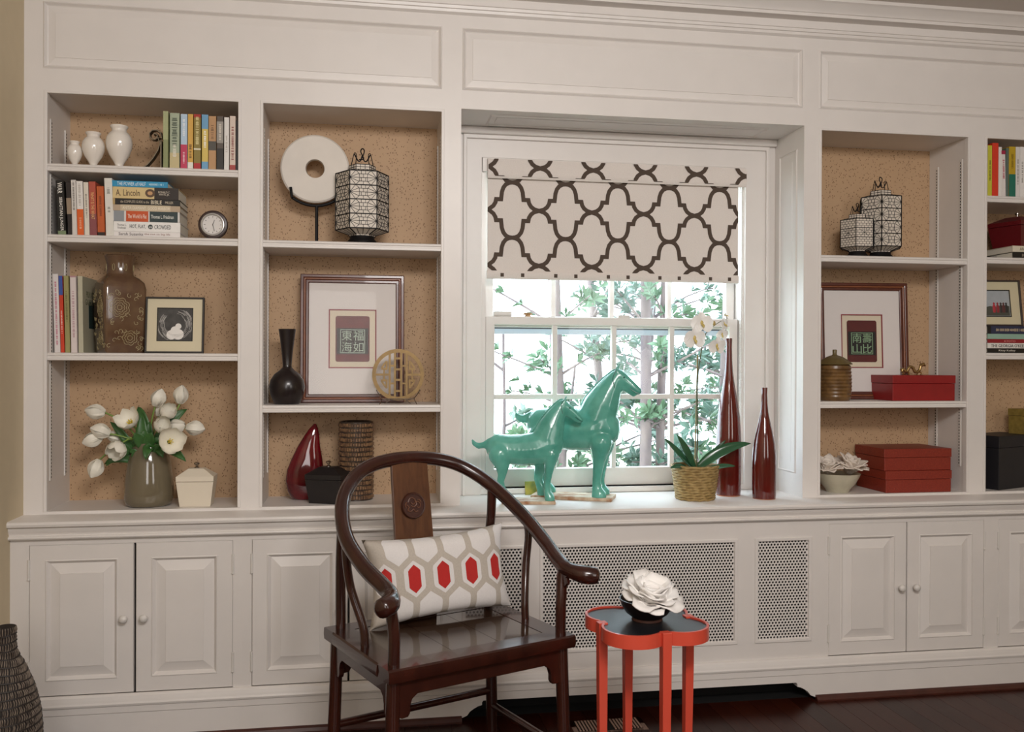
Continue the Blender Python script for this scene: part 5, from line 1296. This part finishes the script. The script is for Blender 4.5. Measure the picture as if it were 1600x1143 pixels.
mb.build('woven_strands', mat('rattan_strand', '8A7C6E', .5, color2='4A3E36', nscale=60), fv, smooth=60, loc=True)['kind'] = 'stuff'
rg = thing('floor_register', 'tan metal floor register with slots behind the side table', 'floor vent', (.872, -.245, 0))
RGM = mat('register_metal', 'AC8E80', .5)
MB().holed(-.135, .135, -.06, .06, [(-.115, -.006, -.042, .042), (.006, .115, -.042, .042)], 0, .005).build('frame', RGM, rg, loc=True)
rg.children[0].data.transform(Matrix.Rotation(PI/2, 4, 'X') @ Matrix.Scale(-1, 4, (0, 1, 0)))
rg.children[0].data.transform(Matrix.Translation((0, 0, 0)))
for i in range(20):
    xx = -.112+i*.0118
    if abs(xx) < .009: continue
    MB().box(xx-.003, xx+.003, -.044, .044, .001, .004).build('slat', RGM, rg, loc=True)
MB().box(-.118, .118, -.045, .045, .0002, .0008).build('duct', DARK, rg, loc=True)

# ================================================================== OUTSIDE
GRD = mat('garden_ground', 'B9B5A0', .9, color2='8F9A78', nscale=6)
struct(MB().box(-8, 14, .45, 20, -1.0, -.9).build('ground', GRD), 'pale garden ground outside the window')
BARK = mat('tree_bark', '83736E', .8, color2='64575A', nscale=12, stretch=(1, 1, .3), bump=.3)
LFM = [mat('garden_leaf_%d' % i, c, .35, noise=.25, nscale=4) for i, c in enumerate(['5F7A5C', '74897A', '587264'])]
def leaf_cluster(mb, c_, d_, n, L, rq):
    d_ = Vector(d_).normalized(); a_ = d_.orthogonal().normalized(); b_ = d_.cross(a_)
    for i in range(n):
        an = 2*PI*i/n+rq.uniform(-.3, .3); sp = rq.uniform(.5, 1.25); o_ = (a_*math.cos(an)+b_*math.sin(an))
        t_ = (d_*math.cos(sp)+o_*math.sin(sp)).normalized(); s_ = t_.cross(d_).normalized() if t_.cross(d_).length > .01 else a_
        l_ = L*rq.uniform(.7, 1.2); w_ = l_*.17; c0 = Vector(c_); m_ = c0+t_*l_*.5+d_*l_*.06; e_ = c0+t_*l_-Vector((0, 0, l_*.12))
        k_ = len(mb.v); mb.v += [tuple(c0), tuple(m_-s_*w_), tuple(m_-d_*w_*.35), tuple(m_+s_*w_), tuple(e_)]
        mb.f += [(k_, k_+1, k_+2), (k_, k_+2, k_+3), (k_+1, k_+4, k_+2), (k_+2, k_+4, k_+3)]
def tree(label, x_, y_, h, r, lean, nb, L, mt, seed, zlo=.2, zhi=3.2, spread=.5, name='garden_tree'):
    nb = int(nb*.95)
    rq = random.Random(seed); t = thing(name, label, 'tree', (x_, y_, -.9), 0, 'trees outside the window')
    top = Vector((lean, rq.uniform(-.2, .2), h)); pts = [Vector((0, 0, 0)), top*.33+Vector((rq.uniform(-.06, .06), 0, 0)), top*.66+Vector((rq.uniform(-.08, .08), 0, 0)), top]
    tr = spline(pts, 5); MB().tube(tr, [r*(1-.6*i/(len(tr)-1)) for i in range(len(tr))], 9).build('trunk', BARK, t, smooth=60, loc=True)
    br_ = MB(); lf_ = MB()
    for i in range(nb):
        u = rq.uniform((zlo+.9)/h, min(1, (zhi+.9)/h)); p = tr[int(u*(len(tr)-1))]
        an = rq.uniform(0, 2*PI); l_ = spread*rq.uniform(.35, 1.1); e_ = p+Vector((math.cos(an)*l_, math.sin(an)*l_*.8, rq.uniform(-.05, .45)*l_+.05))
        m_ = (p+e_)/2+Vector((rq.uniform(-.08, .08), 0, rq.uniform(-.02, .1))); br_.tube(bez(p, m_, e_, 4), [.010, .008, .006, .005, .004], 5)
        for w_ in (m_*.6+p*.4, m_, m_*.6+e_*.4, (m_+e_)/2, e_*.7+m_*.3, e_, e_+Vector((.05, 0, .05))): leaf_cluster(lf_, w_+Vector((rq.uniform(-.03, .03), rq.uniform(-.03, .03), rq.uniform(-.03, .03))), (e_-p)+Vector((0, 0, .1)), rq.randint(5, 8), L*.68, rq)
    br_.build('branches', BARK, t, smooth=60, loc=True)['kind'] = 'stuff'
    lf_.build('foliage', mt, t, loc=True)['kind'] = 'stuff'
    return t
tree('grey trunked tree seen through the second pane column, leaning left', 1.16, 1.9, 4.6, .055, -.18, 20, .12, LFM[0], 1, .6, 3.2, .6)
tree('thin tree just left of the window middle outside', 1.55, 2.6, 4.8, .04, .08, 30, .12, LFM[1], 2, .2, 3.0, .7)
tree('straight trunked tree seen through the third pane column', 1.60, 1.7, 4.6, .045, .04, 40, .12, LFM[2], 3, .2, 3.2, .6)
tree('paired thin trunk right of the straight trunked tree', 1.78, 1.75, 4.6, .035, -.03, 34, .12, LFM[0], 4, .2, 3.0, .55)
tree('tree seen through the right-hand panes behind the orchid', 2.12, 1.9, 4.6, .04, .1, 46, .13, LFM[2], 5, .2, 3.1, .6)
tree('far right tree partly behind the tall bottle vase', 2.45, 2.1, 4.6, .045, -.1, 46, .13, LFM[1], 6, .1, 3.1, .6)
tree('slender far tree between the middle trunks', 1.95, 2.9, 4.8, .035, .1, 26, .12, LFM[1], 11, .2, 3.0, .6)
tree('slender far tree at the right-hand panes', 2.75, 2.9, 4.8, .05, -.12, 30, .12, LFM[0], 12, .2, 3.0, .6)
tree('bushy shrub low at the left of the window', .78, 2.1, 2.5, .02, .05, 9, .12, LFM[1], 7, .5, 1.6, .3, 'garden_shrub')
tree('bushy shrub low behind the horses', 1.32, 2.3, 2.2, .02, .0, 20, .12, LFM[0], 8, .1, 1.3, .4, 'garden_shrub')
